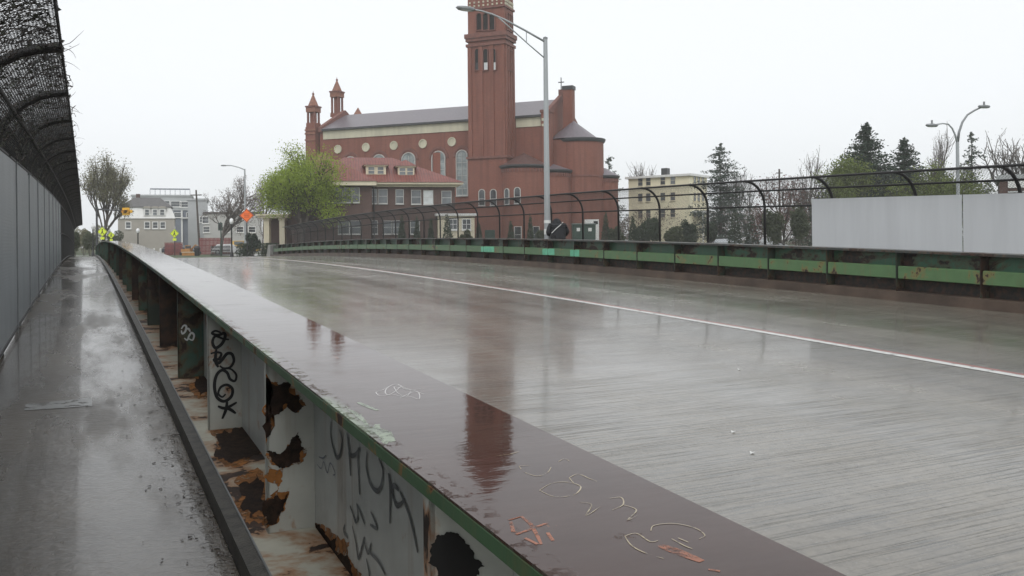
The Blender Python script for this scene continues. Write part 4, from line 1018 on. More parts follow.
def broadleaf(name, lab, u, Z, vtop, half, seed, leaf, nleaf, lsize, bark='bark', mx_=5, spread=.75, up=.12, kids=(5, 4, 3, 3, 2), trunk=.3, group=None, rmin=.008, lsd=.22, cat='tree', du=0):
    g = PG(u, Z); top = P(u, vtop, Z).z; Ht = top-g.z; rd = random.Random(seed); tips = []; mb = MB()
    e = empty(name, g, rd.uniform(0, 6)); tag(e, lab, cat, group)
    grow(mb, Vector((0, 0, -.1)), Vector((0, 0, 1)), Ht*trunk, Ht*.017, 0, mx_, rd, tips, spread, up, kids, rmin)
    V = np.array(mb.v); zmax = np.percentile(V[:, 2], 99.7); rmax = np.percentile(np.hypot(V[:, 0], V[:, 1]), 98)
    hw = half*Z/F; sx_, sz_ = hw/rmax, Ht/zmax
    # shape the skeleton to the measured height and spread (trunk base stays slim)
    k = np.clip(V[:, 2]/(zmax*.25), 0, 1); V[:, 0] *= 1+(sx_-1)*k; V[:, 1] *= 1+(sx_-1)*k; V[:, 2] *= sz_
    mb.v = [tuple(q) for q in V]
    mb.build('trunk', M[bark], e, fast=True)
    if nleaf:
        rs_ = np.random.RandomState(seed); T = np.array([[list(a) for a in t] for t in tips])
        sel = T[rs_.randint(0, len(T), nleaf), rs_.randint(0, 3, nleaf)]
        k = np.clip(sel[:, 2]/(zmax*.25), 0, 1); sel[:, 0] *= 1+(sx_-1)*k; sel[:, 1] *= 1+(sx_-1)*k; sel[:, 2] *= sz_
        sel += np.clip(rs_.normal(size=sel.shape), -1.5, 1.5)*lsd
        sel[:, 2] = np.maximum(sel[:, 2], .15)
        link('crown', leaf_mesh(sel, rs_.uniform(.6, 1.4, nleaf)*lsize, rs_, 'crown'), M[leaf], e)
    return e
def conifer(name, lab, u, Z, vtop, half, seed, leaf='l_dark', layers=22, gap=0.0, droop=-.25, n_per=8, lsize=.28, low=.06, pw_=1.0, dens=34, irregular=.25, group=None, scat=1.6):
    g = PG(u, Z); Ht = P(u, vtop, Z).z-g.z; hw = half*Z/F; rd = random.Random(seed); rs_ = np.random.RandomState(seed)
    e = empty(name, g, rd.uniform(0, 6)); tag(e, lab, 'tree', group); mb = MB(); cs = []
    mb.tube([(0, 0, -.1), (.05, 0, Ht*.5), (0, .03, Ht*.98)], [Ht*.016, Ht*.01, .02], 7)
    for i in range(layers):
        f = low+(1-low)*(i+rd.uniform(-.3, .3))/layers; f = min(.985, max(low, f)); z = Ht*f
        for k in range(n_per):
            f2 = min(.985, max(low, f+rd.uniform(-.5, .5)*(1-low)/layers*scat)); z = Ht*f2; R0 = hw*(1-f2)**pw_*1.05+.1
            a = rd.uniform(0, 6.283); Lb = R0*rd.uniform(1-irregular*1.8, 1.05)
            if gap and rd.random() < gap: continue
            d = Vector((math.cos(a), math.sin(a), 0)); pts = [Vector((0, 0, z))]
            for j in range(1, 4):
                q = j/3; pts.append(Vector((0, 0, z))+d*Lb*q+Vector((0, 0, droop*Lb*q*(1.35-q) + (.12*Lb*q*q if droop < 0 else 0))))
            mb.tube(pts, [.035, .025, .018, .008], 3, cap=False)
            m = max(4, int(dens*Lb/hw)+3)
            for j in range(m):
                q = rd.uniform(.12, 1.05)*3; ii = min(2, int(q)); c_ = pts[ii].lerp(pts[ii+1], q-ii)
                cs.append((c_.x+rd.gauss(0, .16*Lb*.5+.03), c_.y+rd.gauss(0, .16*Lb*.5+.03), c_.z+rd.gauss(0, .10)-rd.random()*.12))
    mb.build('trunk', M['bark'], e, fast=True)
    cs = np.array(cs); link('crown', leaf_mesh(cs, rs_.uniform(.6, 1.4, len(cs))*lsize, rs_, 'crown', .45, .45), M[leaf], e); return e
def tuft(seed, n_, kind):          # leaf cloud of unit size: cone or mound
    rs_ = np.random.RandomState(seed)
    if kind == 'cone':
        z = 1-np.sqrt(rs_.rand(n_)); rr = (.24*(1-z)**.85+.012)*(rs_.rand(n_)**.25); 
        a = rs_.rand(n_)*6.283; rr = rr*(1+.12*np.sin(a*5+z*9)); c_ = np.stack([rr*np.cos(a), rr*np.sin(a), z], 1)
        return c_+rs_.normal(size=c_.shape)*.010
    c_ = []
    for i in range(9):
        a = rs_.rand()*6.283; q = rs_.rand()*.32; cc = np.array([q*math.cos(a), q*math.sin(a), .35+rs_.rand()*.4]); s_ = .12+.12*rs_.rand()
        v = rs_.normal(size=(n_//9, 3)); v /= np.linalg.norm(v, axis=1)[:, None]; c_.append(cc+v*s_*(rs_.rand(n_//9)[:, None]**.3)*np.array([1.2, 1.2, 1]))
    c_ = np.concatenate(c_); c_[:, 2] = np.clip(c_[:, 2], .02, 1.05); return c_
arb = {}
def bush(name, lab, u, Z, vtop, half, seed, kind, leaf, n_=2200, cat='shrub', group=None, lsize=.16):
    g = PG(u, Z); Ht = P(u, vtop, Z).z-g.z; hw = half*Z/F
    e = empty(name, g, seed*1.3); tag(e, lab, cat, group)
    c_ = tuft(seed, n_, kind); mul = hw/(.25 if kind == 'cone' else .5)
    c_[:, 0] *= mul; c_[:, 1] *= mul; c_[:, 2] *= Ht
    rs_ = np.random.RandomState(seed+50)
    link('foliage', leaf_mesh(c_, rs_.uniform(.6, 1.4, len(c_))*lsize, rs_, 'foliage'), M[leaf], e)
    mb = MB(); rd = random.Random(seed)
    if kind == 'cone': mb.tube([(0, 0, -.1), (0, 0, Ht*.85)], [.08, .02], 5); mb.build('stem', M['bark'], e)
    else:
        for k in range(5):
            a = k*1.26; o_ = MB().tube([(0.05*math.cos(a), 0.05*math.sin(a), -.1), (hw*.3*math.cos(a), hw*.3*math.sin(a), Ht*.4), (hw*.5*math.cos(a), hw*.5*math.sin(a), Ht*.8)], [.04, .025, .01], 4).build('stem', M['bark'], e, fast=True)
    return e
broadleaf('street_tree', 'tall budding olive brown tree at the left end of the bridge by the fence', 101, 105, 158, 25, 1, 'l_olive', 13000, .16, mx_=5, spread=.72, up=.12, kids=(6, 4, 3, 3, 2), trunk=.15, lsd=.4)
broadleaf('street_tree', 'bare brown spreading tree behind the orange diamond sign', 221, 118, 178, 42, 2, 'l_bud', 5200, .13, 'barkl', 6, 1.0, .03, (5, 3, 3, 3, 2, 2), .22, rmin=.013, lsd=.3)
broadleaf('leafy_tree', 'bright green spring tree at the far end of the green girder before the rectory', 304, 88, 151, 52, 5, 'l_green', 42000, .165, mx_=5, spread=.95, up=.05, kids=(6, 4, 3, 3, 2), trunk=.16, lsd=.55)
broadleaf('street_tree', 'thin bare tree between orange sign and green tree', 262, 112, 178, 24, 12, 'l_bud', 2000, .13, 'barkl', 5, .8, .08, (5, 4, 3, 3, 2), .26)
conifer('pine_tree', 'dark pine peeking out behind the right side of the church', 610, 150, 153, 30, 3, 'l_pine', 20, .15, .05, 8, .40, .1, .7, 46, .35)
conifer('pine_tree', 'tall layered grey green pine right of the yellow house', 721, 98, 142, 58, 4, 'l_pine', 26, .1, .10, 10, .27, .12, .75, 80, .45, scat=1.0)
broadleaf('bare_tree', 'bare grey tree leaning out behind the layered pine', 748, 104, 170, 30, 6, 'l_bud', 500, .12, 'barkl', 5, .8, .06, (5, 4, 3, 3, 2), .25)
broadleaf('bare_tree', 'pale bare tree above the left end of the grey screen', 816, 92, 154, 38, 7, 'l_bud', 700, .12, 'barkl', 5, .8, .09, (5, 4, 3, 3, 2), .24)
broadleaf('budding_tree', 'low reddish budding tree left of the grey screen', 784, 80, 177, 30, 8, 'l_red', 2600, .16, 'bark', 5, .9, .04, (5, 4, 3, 3, 2), .24, lsd=.3)
conifer('spruce_tree', 'tallest dark spruce above the grey screen', 867, 84, 122, 78, 9, 'l_dark', 46, .03, -.25, 14, .29, .05, .92, 80, .3)
conifer('spruce_tree', 'shorter dark spruce right of the tallest spruce', 905, 86, 136, 62, 10, 'l_dark', 40, .03, -.25, 13, .27, .05, .9, 75, .3)
broadleaf('bare_tree', 'pale bare tree just left of the double street lamp', 936, 108, 129, 30, 11, 'l_bud', 500, .12, 'barkl', 5, .6, .14, (5, 3, 3, 3, 2), .25)
conifer('pine_tree', 'thin ragged pine right of the double street lamp', 973, 92, 131, 32, 13, 'l_pine', 18, .2, .14, 8, .28, .15, .7, 50, .45)
broadleaf('bare_tree', 'wide bare tree at the right edge above the fence', 1016, 96, 132, 44, 14, 'l_bud', 900, .12, 'barkl', 5, .75, .1, (5, 3, 3, 3, 2), .25)
broadleaf('leafy_tree', 'yellow green leafy tree left of the tallest spruce', 836, 78, 160, 30, 15, 'l_green2', 7000, .19, mx_=5, spread=.85, up=.06, lsd=.35)
broadleaf('leafy_tree', 'low broad yellow green tree below the double street lamp', 938, 72, 170, 60, 16, 'l_green2', 13000, .18, mx_=5, spread=1.0, up=.03, lsd=.4, trunk=.22)
bush('shrub', 'dark rounded evergreen behind the double street lamp pole', 946, 82, 153, 22, 17, 'mound', 'l_dark', 3600, lsize=.25)
broadleaf('bare_tree', 'pale bare tree rising behind the yellow house roof', 643, 150, 163, 26, 18, 'l_bud', 300, .12, 'barkl', 5, .6, .14, (5, 3, 3, 3, 2), .25)
conifer('spruce_tree', 'dark evergreen filling the gap behind the grey screen', 890, 92, 160, 70, 19, 'l_dark', 16, .05, -.25, 10, .34, .05, .6, 40, .2)
for i, (u, vt, hf, lab) in enumerate(((402, 214, 6.5, 'clipped dark cone shrub before the rectory, first from the green tree'), (417, 215, 5.5, 'clipped dark cone shrub before the rectory, second from the green tree'), (431, 217, 5.5, 'clipped dark cone shrub left of the cream porch'), (447.5, 213, 8, 'clipped dark cone shrub directly before the cream porch'),
        (479, 221, 6, 'low dark cone shrub below the bell tower'), (511, 220, 6, 'low dark cone shrub below the round chapel'), (530.5, 213, 5.5, 'tall slim cone shrub left of the street lamp on the bridge'), (606, 211, 6.5, 'dark cone shrub below the small round annex right of the dumpsters'), (633, 214, 6.5, 'slim cone shrub at the left foot of the yellow house'),
        (735, 207, 9, 'pointed cone shrub before the silver car'), (752, 213, 9.5, 'broad cone shrub right of the silver car'))):
    bush('cone_shrub', lab, u, 84, vt, hf, 30+i, 'cone', 'l_arb', 2200, group='clipped evergreens along the far bank', lsize=.15)
for i, (u, Z, vt, hf, leaf, lab) in enumerate(((644, 86, 214, 11, 'l_arb', 'dark bush before the middle of the yellow house'), (655, 88, 213, 10, 'l_arb', 'dark bush under the yellow house windows'), (673, 84, 221, 14, 'l_shrub', 'olive bush low before the yellow house'), (690, 86, 213, 11, 'l_arb', 'dark bush at the right corner of the yellow house'),
        (712, 88, 216, 9, 'l_arb', 'dark bush between yellow house and silver car'), (776, 76, 205, 14, 'l_shrub', 'olive brown bush below the reddish tree'), (798, 72, 200, 14, 'l_shrub', 'tall olive bush beside the left edge of the grey screen'), (253, 100, 226, 8, 'l_dark', 'dark rounded bush beside the orange sign'), (466, 84, 225, 8, 'l_shrub', 'low olive bush right of the cream porch cone shrub'), (615, 86, 221, 9, 'l_shrub', 'olive bush between church and yellow house'), (545, 84, 224, 9, 'l_shrub', 'olive bush behind the person in black'),
        (74, 92, 226, 10, 'l_shrub', 'olive bush at the far end of the left fence'), (90, 118, 230, 8, 'l_shrub', 'small green bush behind the left yellow warning sign'), (84, 128, 226, 12, 'l_olive', 'brown bush seen at the end of the left walk'), (116, 130, 229, 10, 'l_shrub', 'olive bush left of the mansard house'))):
    bush('shrub', lab, u, Z, vt, hf, 60+i, 'mound', leaf, 4200, lsize=.19)
def wood(lab, u0, u1, Z, vt, leaf, seed, n_=34000):
    rs_ = np.random.RandomState(seed); uu = u0+(u1-u0)*rs_.rand(n_); c_ = []
    for u_, d_, k_ in zip(uu, rs_.rand(n_)*14, rs_.rand(n_)):
        top = vt + 5*math.sin(u_*.21+seed) + 4*math.sin(u_*.083+2*seed) + 2.5*math.sin(u_*.57)
        p_ = P(u_, top, Z+d_); c_.append((p_.x, p_.y, GZ+(p_.z-GZ)*k_**.75))
    c_ = np.array(c_); o_ = link('wood', leaf_mesh(c_, rs_.uniform(.1, .28, n_), rs_, 'wood'), M[leaf]); tag(o_, lab, 'trees', kind='stuff')
wood('far brown wood behind the parked cars and cone shrubs', 600, 830, 118, 212, 'l_bud', 3)
wood('far olive wood behind the grey screen', 800, 1060, 104, 190, 'l_shrub', 5)
wood('far brown wood at the end of the left walk', 40, 128, 150, 231, 'l_olive', 8, 15000)
# clipped hedge by the orange sign
def hedge(lab, u0, u1, Z, vt, seed):
    a, b_ = PG(u0, Z), PG(u1, Z); h_ = P((u0+u1)/2, vt, Z).z-a.z; rs_ = np.random.RandomState(seed)
    n_ = 2600; q = rs_.rand(n_, 1); c_ = np.array(a)[None]*(1-q)+np.array(b_)[None]*q; c_[:, :2] += rs_.uniform(-.5, .5, (n_, 2)); c_[:, 2] += rs_.rand(n_)*h_
    o_ = link('hedge', leaf_mesh(c_-np.array(a), rs_.uniform(.08, .2, n_), rs_, 'hedge'), M['l_arb'], None, a); tag(o_, lab, 'hedge')
hedge('clipped dark green hedge at the foot of the orange sign', 240, 251, 100, 243.5, 5)
hedge('dark low hedge between end post and white porch', 261, 276, 93, 243, 6)

# ------------------------------------------------------------------ street lamps
def lamp_head(parent, p, d, L=.75):
    b = MB(); a = math.atan2(d.y, d.x)
    b.lathe([(.02, -.06), (.13, -.07), (.17, 0), (.14, .07), (.03, .1)], 0, 0, 12)
    b.v = [(x*L/.34, y*.85, z) for x, y, z in b.v]
    o_ = smooth_angle(b.build('lamp_head', M['galvd'], parent, loc=p, rz=a), 60)
    l_ = MB().lathe([(.001, -.10), (.10, -.085), (.12, -.06)], 0, 0, 12); l_.v = [(x*L/.34, y*.85, z) for x, y, z in l_.v]
    l_.build('lens', M['globe'], o_); return o_
t_l = t_at(547.5, 16.75); zl = prof(t_l)
sl = empty('street_lamp', (16.75, t_l, zl)); tag(sl, 'tall grey street lamp with long braced arm over the road beside the person', 'street lamp')
Hl = P(546, 39, (16.75*sth+t_l*cth)).z-zl
smooth_angle(MB().tube([(0, 0, 0), (0, 0, Hl)], [.135, .085], 14).build('pole', M['galv'], sl))
MB().box(-.2, .2, -.2, .2, 0, .04).build('base_plate', M['galv'], sl); smooth_angle(MB().lathe([(.17, .04), (.17, .2), (.14, .26)], 0, 0, 14).build('base_collar', M['galv'], sl))
MB().lathe([(.095, 0), (.095, .06), (.02, .1)], 0, 0, 12).build('pole_cap', M['galvd'], sl, loc=(0, 0, Hl))
arm = [(0, 0, Hl-.12), (-.9, 0, Hl+.26), (-1.8, 0, Hl+.60), (-2.35, 0, Hl+.76), (-2.8, 0, Hl+.84), (-3.15, 0, Hl+.86)]
MB().tube(arm, [.045, .042, .04, .038, .035, .032], 8).build('arm', M['galv'], sl, smooth=True)
MB().tube([(0, 0, Hl-.80), (-.8, 0, Hl-.25), (-1.6, 0, Hl+.33), (-2.1, 0, Hl+.68)], .026, 8).build('brace', M['galv'], sl, smooth=True)
MB().tube([(-.85, 0, Hl+.22), (-.85, 0, Hl-.22)], .018, 6).build('strut', M['galv'], sl)
lamp_head(sl, (-3.45, 0, Hl+.86), Vector((1, 0, 0)), .85)
for i, (zz, hh) in enumerate(((1.05, .22), (1.5, .12))): MB().lathe([(.136, zz), (.136, zz+hh)], 0, 0, 14).build('sticker', M['white'], sl)
# double lamp on the right
g = PG(958.5, 47); dl = empty('street_lamp', g, R(-12)); tag(dl, 'grey double armed street lamp rising behind the grey screen', 'street lamp')
zt_ = P(957, 142, 47).z-g.z
smooth_angle(MB().tube([(0, 0, -.3), (0, 0, zt_)], [.12, .085], 12).build('pole', M['galv'], dl))
q47 = 47/F
def arm_px(pts): return [((u-957)*q47, 0, P(u, v, 47).z-g.z-.0) for u, v in pts]
MB().tube(arm_px([(957, 143), (959, 132), (963, 122), (969, 114.5), (977, 110), (985, 106.5)]), [.075, .065, .058, .052, .048, .045], 9).build('arm', M['galvd'], dl, smooth=True)
MB().tube(arm_px([(957, 144), (954.5, 135), (951, 128.5), (946.5, 124.5), (940, 124), (932, 125.3)]), [.055, .048, .044, .04, .037, .035], 9).build('arm', M['galv'], dl, smooth=True)
e_ = arm_px([(989, 105.5), (927.5, 126.3)])
for p_, rz_ in zip(e_, (-.12, .12)):
    o_ = lamp_head(dl, p_, Vector((1, 0, 0)), .8)
    MB().lathe([(.05, .1), (.05, .26), (.02, .28)], 0, 0, 8).build('photocell', M['galvd'], o_)
# far cobra lamp
g = PG(245.5, 112); fl_ = empty('street_lamp', g, -TH); tag(fl_, 'thin grey street lamp with short arm behind the orange sign', 'street lamp')
q = 112/F; zt_ = P(245, 169, 112).z-g.z
smooth_angle(MB().tube([(0, 0, 0), (0, 0, zt_)], [.15, .09], 10).build('pole', M['galv'], fl_))
MB().tube([(0, 0, zt_-.1), (-6*q, 0, zt_+.22), (-13*q, 0, zt_+.45), (-18*q, 0, zt_+.48)], .06, 8).build('arm', M['galv'], fl_, smooth=True)
lamp_head(fl_, (-21*q, 0, zt_+.46), Vector((1, 0, 0)), .8)
# globe lamps
def globe(u, Z, vt, lab):
    g_ = PG(u, Z); e = empty('globe_lamp', g_); tag(e, lab, 'street lamp', 'post top globe lamps at the crossing'); h_ = P(u, vt, Z).z-g_.z
    smooth_angle(MB().lathe([(.2, 0), (.2, .35), (.12, .55), (.085, .9), (.07, h_-.75), (.12, h_-.68)], 0, 0, 12).build('pole', M['black'], e))
    smooth_angle(MB().lathe([(.1, h_-.68), (.21, h_-.5), (.23, h_-.35), (.17, h_-.12), (.05, h_-.03)], 0, 0, 14).build('globe', M['globe'], e))
    MB().lathe([(.06, h_-.04), (.02, h_+.06)], 0, 0, 8).build('finial', M['black'], e)
globe(231.7, 98, 218, 'black post lamp with white globe just left of the orange sign')
globe(138, 116, 228, 'black post lamp with pale globe before the mansard house')
globe(174, 138, 225.5, 'far globe lamp above the yellow crossing sign')
globe(93, 112, 224, 'globe lamp left of the yellow warning signs')

# ------------------------------------------------------------------ signs and signals
def post_sign(name, u, Z, v, half, mat, lab, symbol, vb=None, postm='black', square=False):
    g_ = PG(u, Z); e = empty(name, g_, -TH); tag(e, lab, 'sign'); zc_ = P(u, v, Z).z-g_.z; r_ = half*Z/F
    MB().box(-.045, .045, .0, .06, -.1, zc_+r_*.6).build('post', M[postm], e)
    k = r_*.12
    pl_ = MB().ext([(0, zc_-r_), (r_, zc_), (0, zc_+r_), (-r_, zc_)], 'y', -.03, -.002).build('sign_plate', M[mat], e)
    MB().ring([(0, zc_-r_*.95), (r_*.95, zc_), (0, zc_+r_*.95), (-r_*.95, zc_)], [(0, zc_-r_*.88), (r_*.88, zc_), (0, zc_+r_*.88), (-r_*.88, zc_)], -.034, -.031).build('sign_border', M['black'], pl_)
    if symbol == 'walk':
        b = MB(); b.lathe([(.001, -.01), (r_*.12, 0), (.001, .01)], 0, 0, 8); b.v = [(x, -.036-z*.1, zc_+r_*.45+y) for x, y, z in b.v]; b.build('symbol_head', M['black'], pl_)
        MB().ext([(-r_*.12, zc_+r_*.28), (r_*.12, zc_+r_*.28), (r_*.1, zc_-.05*r_), (r_*.3, zc_-.5*r_), (r_*.15, zc_-.5*r_), (0, zc_-.15*r_), (-r_*.22, zc_-.5*r_), (-r_*.36, zc_-.46*r_), (-r_*.12, zc_-.02*r_)], 'y', -.036, -.0325).build('symbol', M['black'], pl_)
        MB().box(-r_*.4, r_*.4, -.03, -.003, zc_-r_*1.55, zc_-r_*1.05).build('arrow_plate', M[mat], e)
    else:
        for zz in (.22, 0, -.22): MB().box(-r_*.4, r_*.4, -.036, -.0325, zc_+r_*zz-r_*.05, zc_+r_*zz+r_*.05).build('text_line', M['symb'], pl_)
    return e
M['symb'] = simple('faded_sign_text', (.55, .10, .02), .5, .1, 3)
post_sign('road_work_sign', 247, 96, 215.5, 7.0, 'orange', 'orange diamond road work sign on a dark post', 'text')
post_sign('crossing_sign', 174.6, 112, 233.5, 4.6, 'lime', 'lime yellow pedestrian crossing sign before the mansard house corner', 'walk')
post_sign('crossing_sign', 102.5, 104, 231.7, 5.0, 'lime', 'larger lime yellow warning sign under the olive tree', 'walk')
post_sign('crossing_sign', 111.3, 116, 235.2, 3.6, 'lime', 'smaller lime yellow sign right of the larger warning sign', 'walk')
# amber signal on a mast arm
g = PG(97, 100); ms_ = empty('traffic_signal', g, -TH); tag(ms_, 'amber traffic signal hanging from a mast arm in front of the white mansard', 'traffic signal')
q = 100/F; za_ = P(128, 211.5, 100).z-g.z
MB().tube([(0, 0, 0), (0, 0, za_+.6)], [.14, .1], 10).build('pole', M['dkmetal'], ms_)
MB().tube([(0, 0, za_+.3), (31*q, 0, za_+.05), (37*q, 0, za_)], [.09, .06, .05], 8).build('mast_arm', M['dkmetal'], ms_)
sh = MB().box(26.5*q, 33.5*q, -.25, -.06, za_-.42, za_+.42).build('signal_housing', M['amber'], ms_)
for i in range(3):
    b = MB().lathe([(.02, 0), (.17, .02), (.17, .2)], 0, 0, 10); b.v = [(27.6*q+i*2.4*q+x, -.252-z, za_+y) for x, y, z in b.v]; b.build('signal_visor', M['amber' if i != 1 else 'black'], sh)
MB().box(34*q, 36.2*q, -.2, -.07, za_-.16, za_+.16).build('signal_side', M['amber'], ms_)
# pedestrian signal, pole, bin, fences
g = PG(221, 104); pe = empty('pedestrian_signal', g, -TH); tag(pe, 'dark pedestrian signal post left of the nearest globe lamp', 'traffic signal')
hh = P(221, 222, 104).z-g.z
MB().tube([(0, 0, 0), (0, 0, hh)], .07, 8).build('post', M['ltgreen'], pe); MB().box(-.22, .22, -.3, -.071, hh-1.0, hh-.1).build('signal_box', M['ltgreen'], pe)
MB().box(-.15, .15, -.302, -.3005, hh-.85, hh-.25).build('signal_face', M['black'], pe)
g = PG(198, 128); up_ = empty('utility_pole', g, -TH); tag(up_, 'leaning brown utility pole between grey blocks and the bare tree', 'pole')
hh = P(197, 190, 128).z-g.z
MB().tube([(.25, 0, 0), (-.2, 0, hh)], [.17, .11], 9).build('pole', M['bark'], up_); MB().box(-1.0, .6, -.06, .06, hh-.8, hh-.65).build('crossarm', M['bark'], up_)
g = PG(780, 100); up_ = empty('utility_pole', g, -TH); tag(up_, 'thin utility pole standing behind the fence left of the reddish tree', 'pole')
hh = P(780, 169, 100).z-g.z
MB().tube([(0, 0, 0), (0, 0, hh)], [.15, .1], 8).build('pole', M['bark'], up_)
for dz in (.5,): MB().box(-.35, .35, -.05, .05, hh-dz, hh-dz+.1).build('crossarm', M['bark'], up_)
g = PG(197, 112); bi = empty('litter_bin', g); tag(bi, 'dark litter bin at the foot of the leaning utility pole', 'bin')
MB().lathe([(.3, 0), (.36, .9), (.38, .92)], 0, 0, 12).build('body', M['black'], bi); MB().lathe([(.4, .92), (.4, 1.0), (.2, 1.25), (.02, 1.3)], 0, 0, 12).build('lid', M['black'], bi)
def picket(name, u0, u1, Z, vt, mat, lab, n_, slat=.05):
    a, b_ = PG(u0, Z), PG(u1, Z); e = empty(name, a, math.atan2(b_.y-a.y, b_.x-a.x)); L_ = (b_-a).length; h_ = P(u0, vt, Z).z-a.z; tag(e, lab, 'fence')
    for i in range(n_): xx = L_*i/(n_-1); MB().box(xx-slat, xx+slat, -.02, .02, -.05, h_).build('picket', M[mat], e)
    for z_ in (.2, .55, .85): MB().box(0, L_, .021, .05, h_*z_-.05, h_*z_+.05).build('rail', M[mat], e)
picket('metal_fence', 211, 230, 106, 245.5, 'black', 'low black metal fence beside the nearest globe lamp', 22, .025)
picket('barrier_fence', 200, 231, 126, 238, 'redpl', 'long red barrier fence behind the bare tree', 24, .07)
picket('barrier_fence', 165, 182, 122, 242.5, 'redpl', 'short red barrier fence beside the yellow crossing sign', 14, .06)
# posts standing before the mansard house
for i, (u, lab) in enumerate(((154, 'white post before the mansard house, left of a pair'), (160.5, 'white post before the mansard house, right of a pair'))):
    g = PG(u, 118); o_ = MB().tube([(0, 0, 0), (0, 0, .9), (0, 0, 1.0)], [.13, .13, .06], 8).build('bollard', M['white'], loc=g); tag(o_, lab, 'bollard')

# ------------------------------------------------------------------ vehicles
def car(u, Z, rz, col, lab, cat='car', van=False):
    g_ = PG(u, Z); e = empty('parked_car', g_, rz); tag(e, lab, cat)
    cm = simple('car_paint_%d' % u, col, .25, .04, 2)
    W2 = .87
    lo = [(-2.15, .35), (-2.2, .62), (-2.05, .88), (-1.0, .95), (1.35, .93), (2.1, .78), (2.22, .55), (2.15, .3)]
    b = MB().ext(lo, 'y', -W2, W2); bo = b.build('body', cm, e)
    m_ = bo.modifiers.new('bevel', 'BEVEL'); m_.width = .07; m_.segments = 2
    ca = [(-1.95, .93), (-1.45, 1.42), (.25, 1.45), (1.15, .93)] if not van else [(-2.1, .93), (-2.05, 1.95), (.9, 1.95), (1.5, .93)]
    top = ca[1][1]
    cb = MB(); n_ = len(ca); 
    vs = []
    for sgn in (-1, 1): vs += [(x, sgn*(W2-.03 if z < 1 else W2-.18), z) for x, z in ca]
    cb.add(vs, [(0, 1, 2, 3), (7, 6, 5, 4), (0, 4, 5, 1), (1, 5, 6, 2), (2, 6, 7, 3), (3, 7, 4, 0)])
    co_ = cb.build('cabin', cm, e)
    for sgn in (-1, 1):
        for x0_, x1_ in ((ca[0][0]*.8, -.32), (-.26, ca[3][0]*.72)):
            zl_, zh_ = 1.0, top-.1; yl, yh_ = sgn*(W2-.035-.012), sgn*(W2-.155)
            MB().add([(x0_, yl, zl_), (x1_, yl, zl_), (min(x1_, ca[2][0]), yh_, zh_), (max(x0_, ca[1][0]+.05), yh_, zh_), (x0_, yl-sgn*.02, zl_), (x1_, yl-sgn*.02, zl_), (min(x1_, ca[2][0]), yh_-sgn*.02, zh_), (max(x0_, ca[1][0]+.05), yh_-sgn*.02, zh_)], [(0, 1, 2, 3), (7, 6, 5, 4), (0, 4, 5, 1), (1, 5, 6, 2), (2, 6, 7, 3), (3, 7, 4, 0)]).build('side_window', M['glass'], co_)
    for (xa_, za1, xb_, zb1_, nm) in ((ca[3][0]-.07, 1.0, ca[2][0]+.06, top-.06, 'windscreen'), (ca[0][0]+.05, 1.0, ca[1][0]-.05, top-.06, 'rear_window')):
        off = .03 if nm == 'windscreen' else -.03
        MB().add([(xa_+off, -.72, za1), (xa_+off, .72, za1), (xb_+off, .62, zb1_), (xb_+off, -.62, zb1_)], [(0, 1, 2, 3)]).build(nm, M['glass'], co_)
    for x in (-1.35, 1.35):
        for sgn in (-1, 1):
            b = MB().lathe([(.2, -.1), (.33, -.1), (.33, .1), (.2, .1)], 0, 0, 16); b.v = [(x+q0, sgn*(W2-.08)+q2, .33+q1) for q0, q1, q2 in b.v]; wh = b.build('wheel', M['rubber'], e)
            b = MB().lathe([(.001, .06), (.2, .06), (.2, -.06), (.001, -.06)], 0, 0, 12); b.v = [(x+q0, sgn*(W2-.08)+q2, .33+q1) for q0, q1, q2 in b.v]; b.build('rim', M['galv'], wh)
    for sgn in (-1, 1):
        MB().box(2.05, 2.21, sgn*.62-.17, sgn*.62+.17, .6, .75).build('headlight', M['globe'], e); MB().box(-2.205, -2.1, sgn*.65-.14, sgn*.65+.14, .62, .82).build('tail_light', M['redpl'], e)
    return e
car(731, 90, -TH-.25, (.55, .58, .62), 'silver car parked behind the fence left of the pointed cone shrub')
car(764, 92, -TH-.1, (.42, .44, .46), 'grey car parked behind the fence under the reddish tree')
car(466, 86, -TH, (.22, .03, .03), 'dark red car parked before the cream porch')
car(229, 122, -TH+.1, (.65, .66, .66), 'white car parked behind the nearest globe lamp')
car(246, 140, -TH+.1, (.6, .38, .1), 'yellow van parked behind the hedge', 'van', True)
car(178, 128, -TH, (.04, .045, .06), 'dark car beside the excavator')
car(330, 100, -TH, (.5, .5, .5), 'grey car glimpsed under the green tree')
M['amber2'] = simple('faded_orange_machine', (.42, .19, .05), .55, .2, 3)
# excavator on the work site
g = PG(187, 121); ex = empty('excavator', g, -TH); ex.scale = (.55, .55, .55); tag(ex, 'orange excavator on the work site behind the yellow crossing sign', 'excavator')
MB().box(-1.5, 1.5, -1.1, -.5, 0, .7).build('track', M['rubber'], ex); MB().box(-1.5, 1.5, .5, 1.1, 0, .7).build('track', M['rubber'], ex)
MB().box(-1.2, 1.1, -.9, .9, .72, 1.5).build('body', M['amber2'], ex); cb_ = MB().box(-.2, .9, -.85, .1, 1.5, 2.4).build('cab', M['amber2'], ex); MB().box(-.1, .92, -.87, .05, 1.62, 2.25).build('cab_window', M['glass'], cb_)
MB().tube([(.9, .3, 1.4), (2.0, .3, 2.5), (2.8, .3, 2.1)], [.2, .18, .14], 6).build('boom', M['amber2'], ex)
MB().tube([(2.8, .3, 2.1), (2.9, .3, .8)], [.14, .1], 6).build('stick', M['amber2'], ex); MB().ext([(2.5, .2), (3.2, .2), (3.3, .8), (2.8, .95)], 'y', -.1, .7).build('bucket', M['dkmetal'], ex)
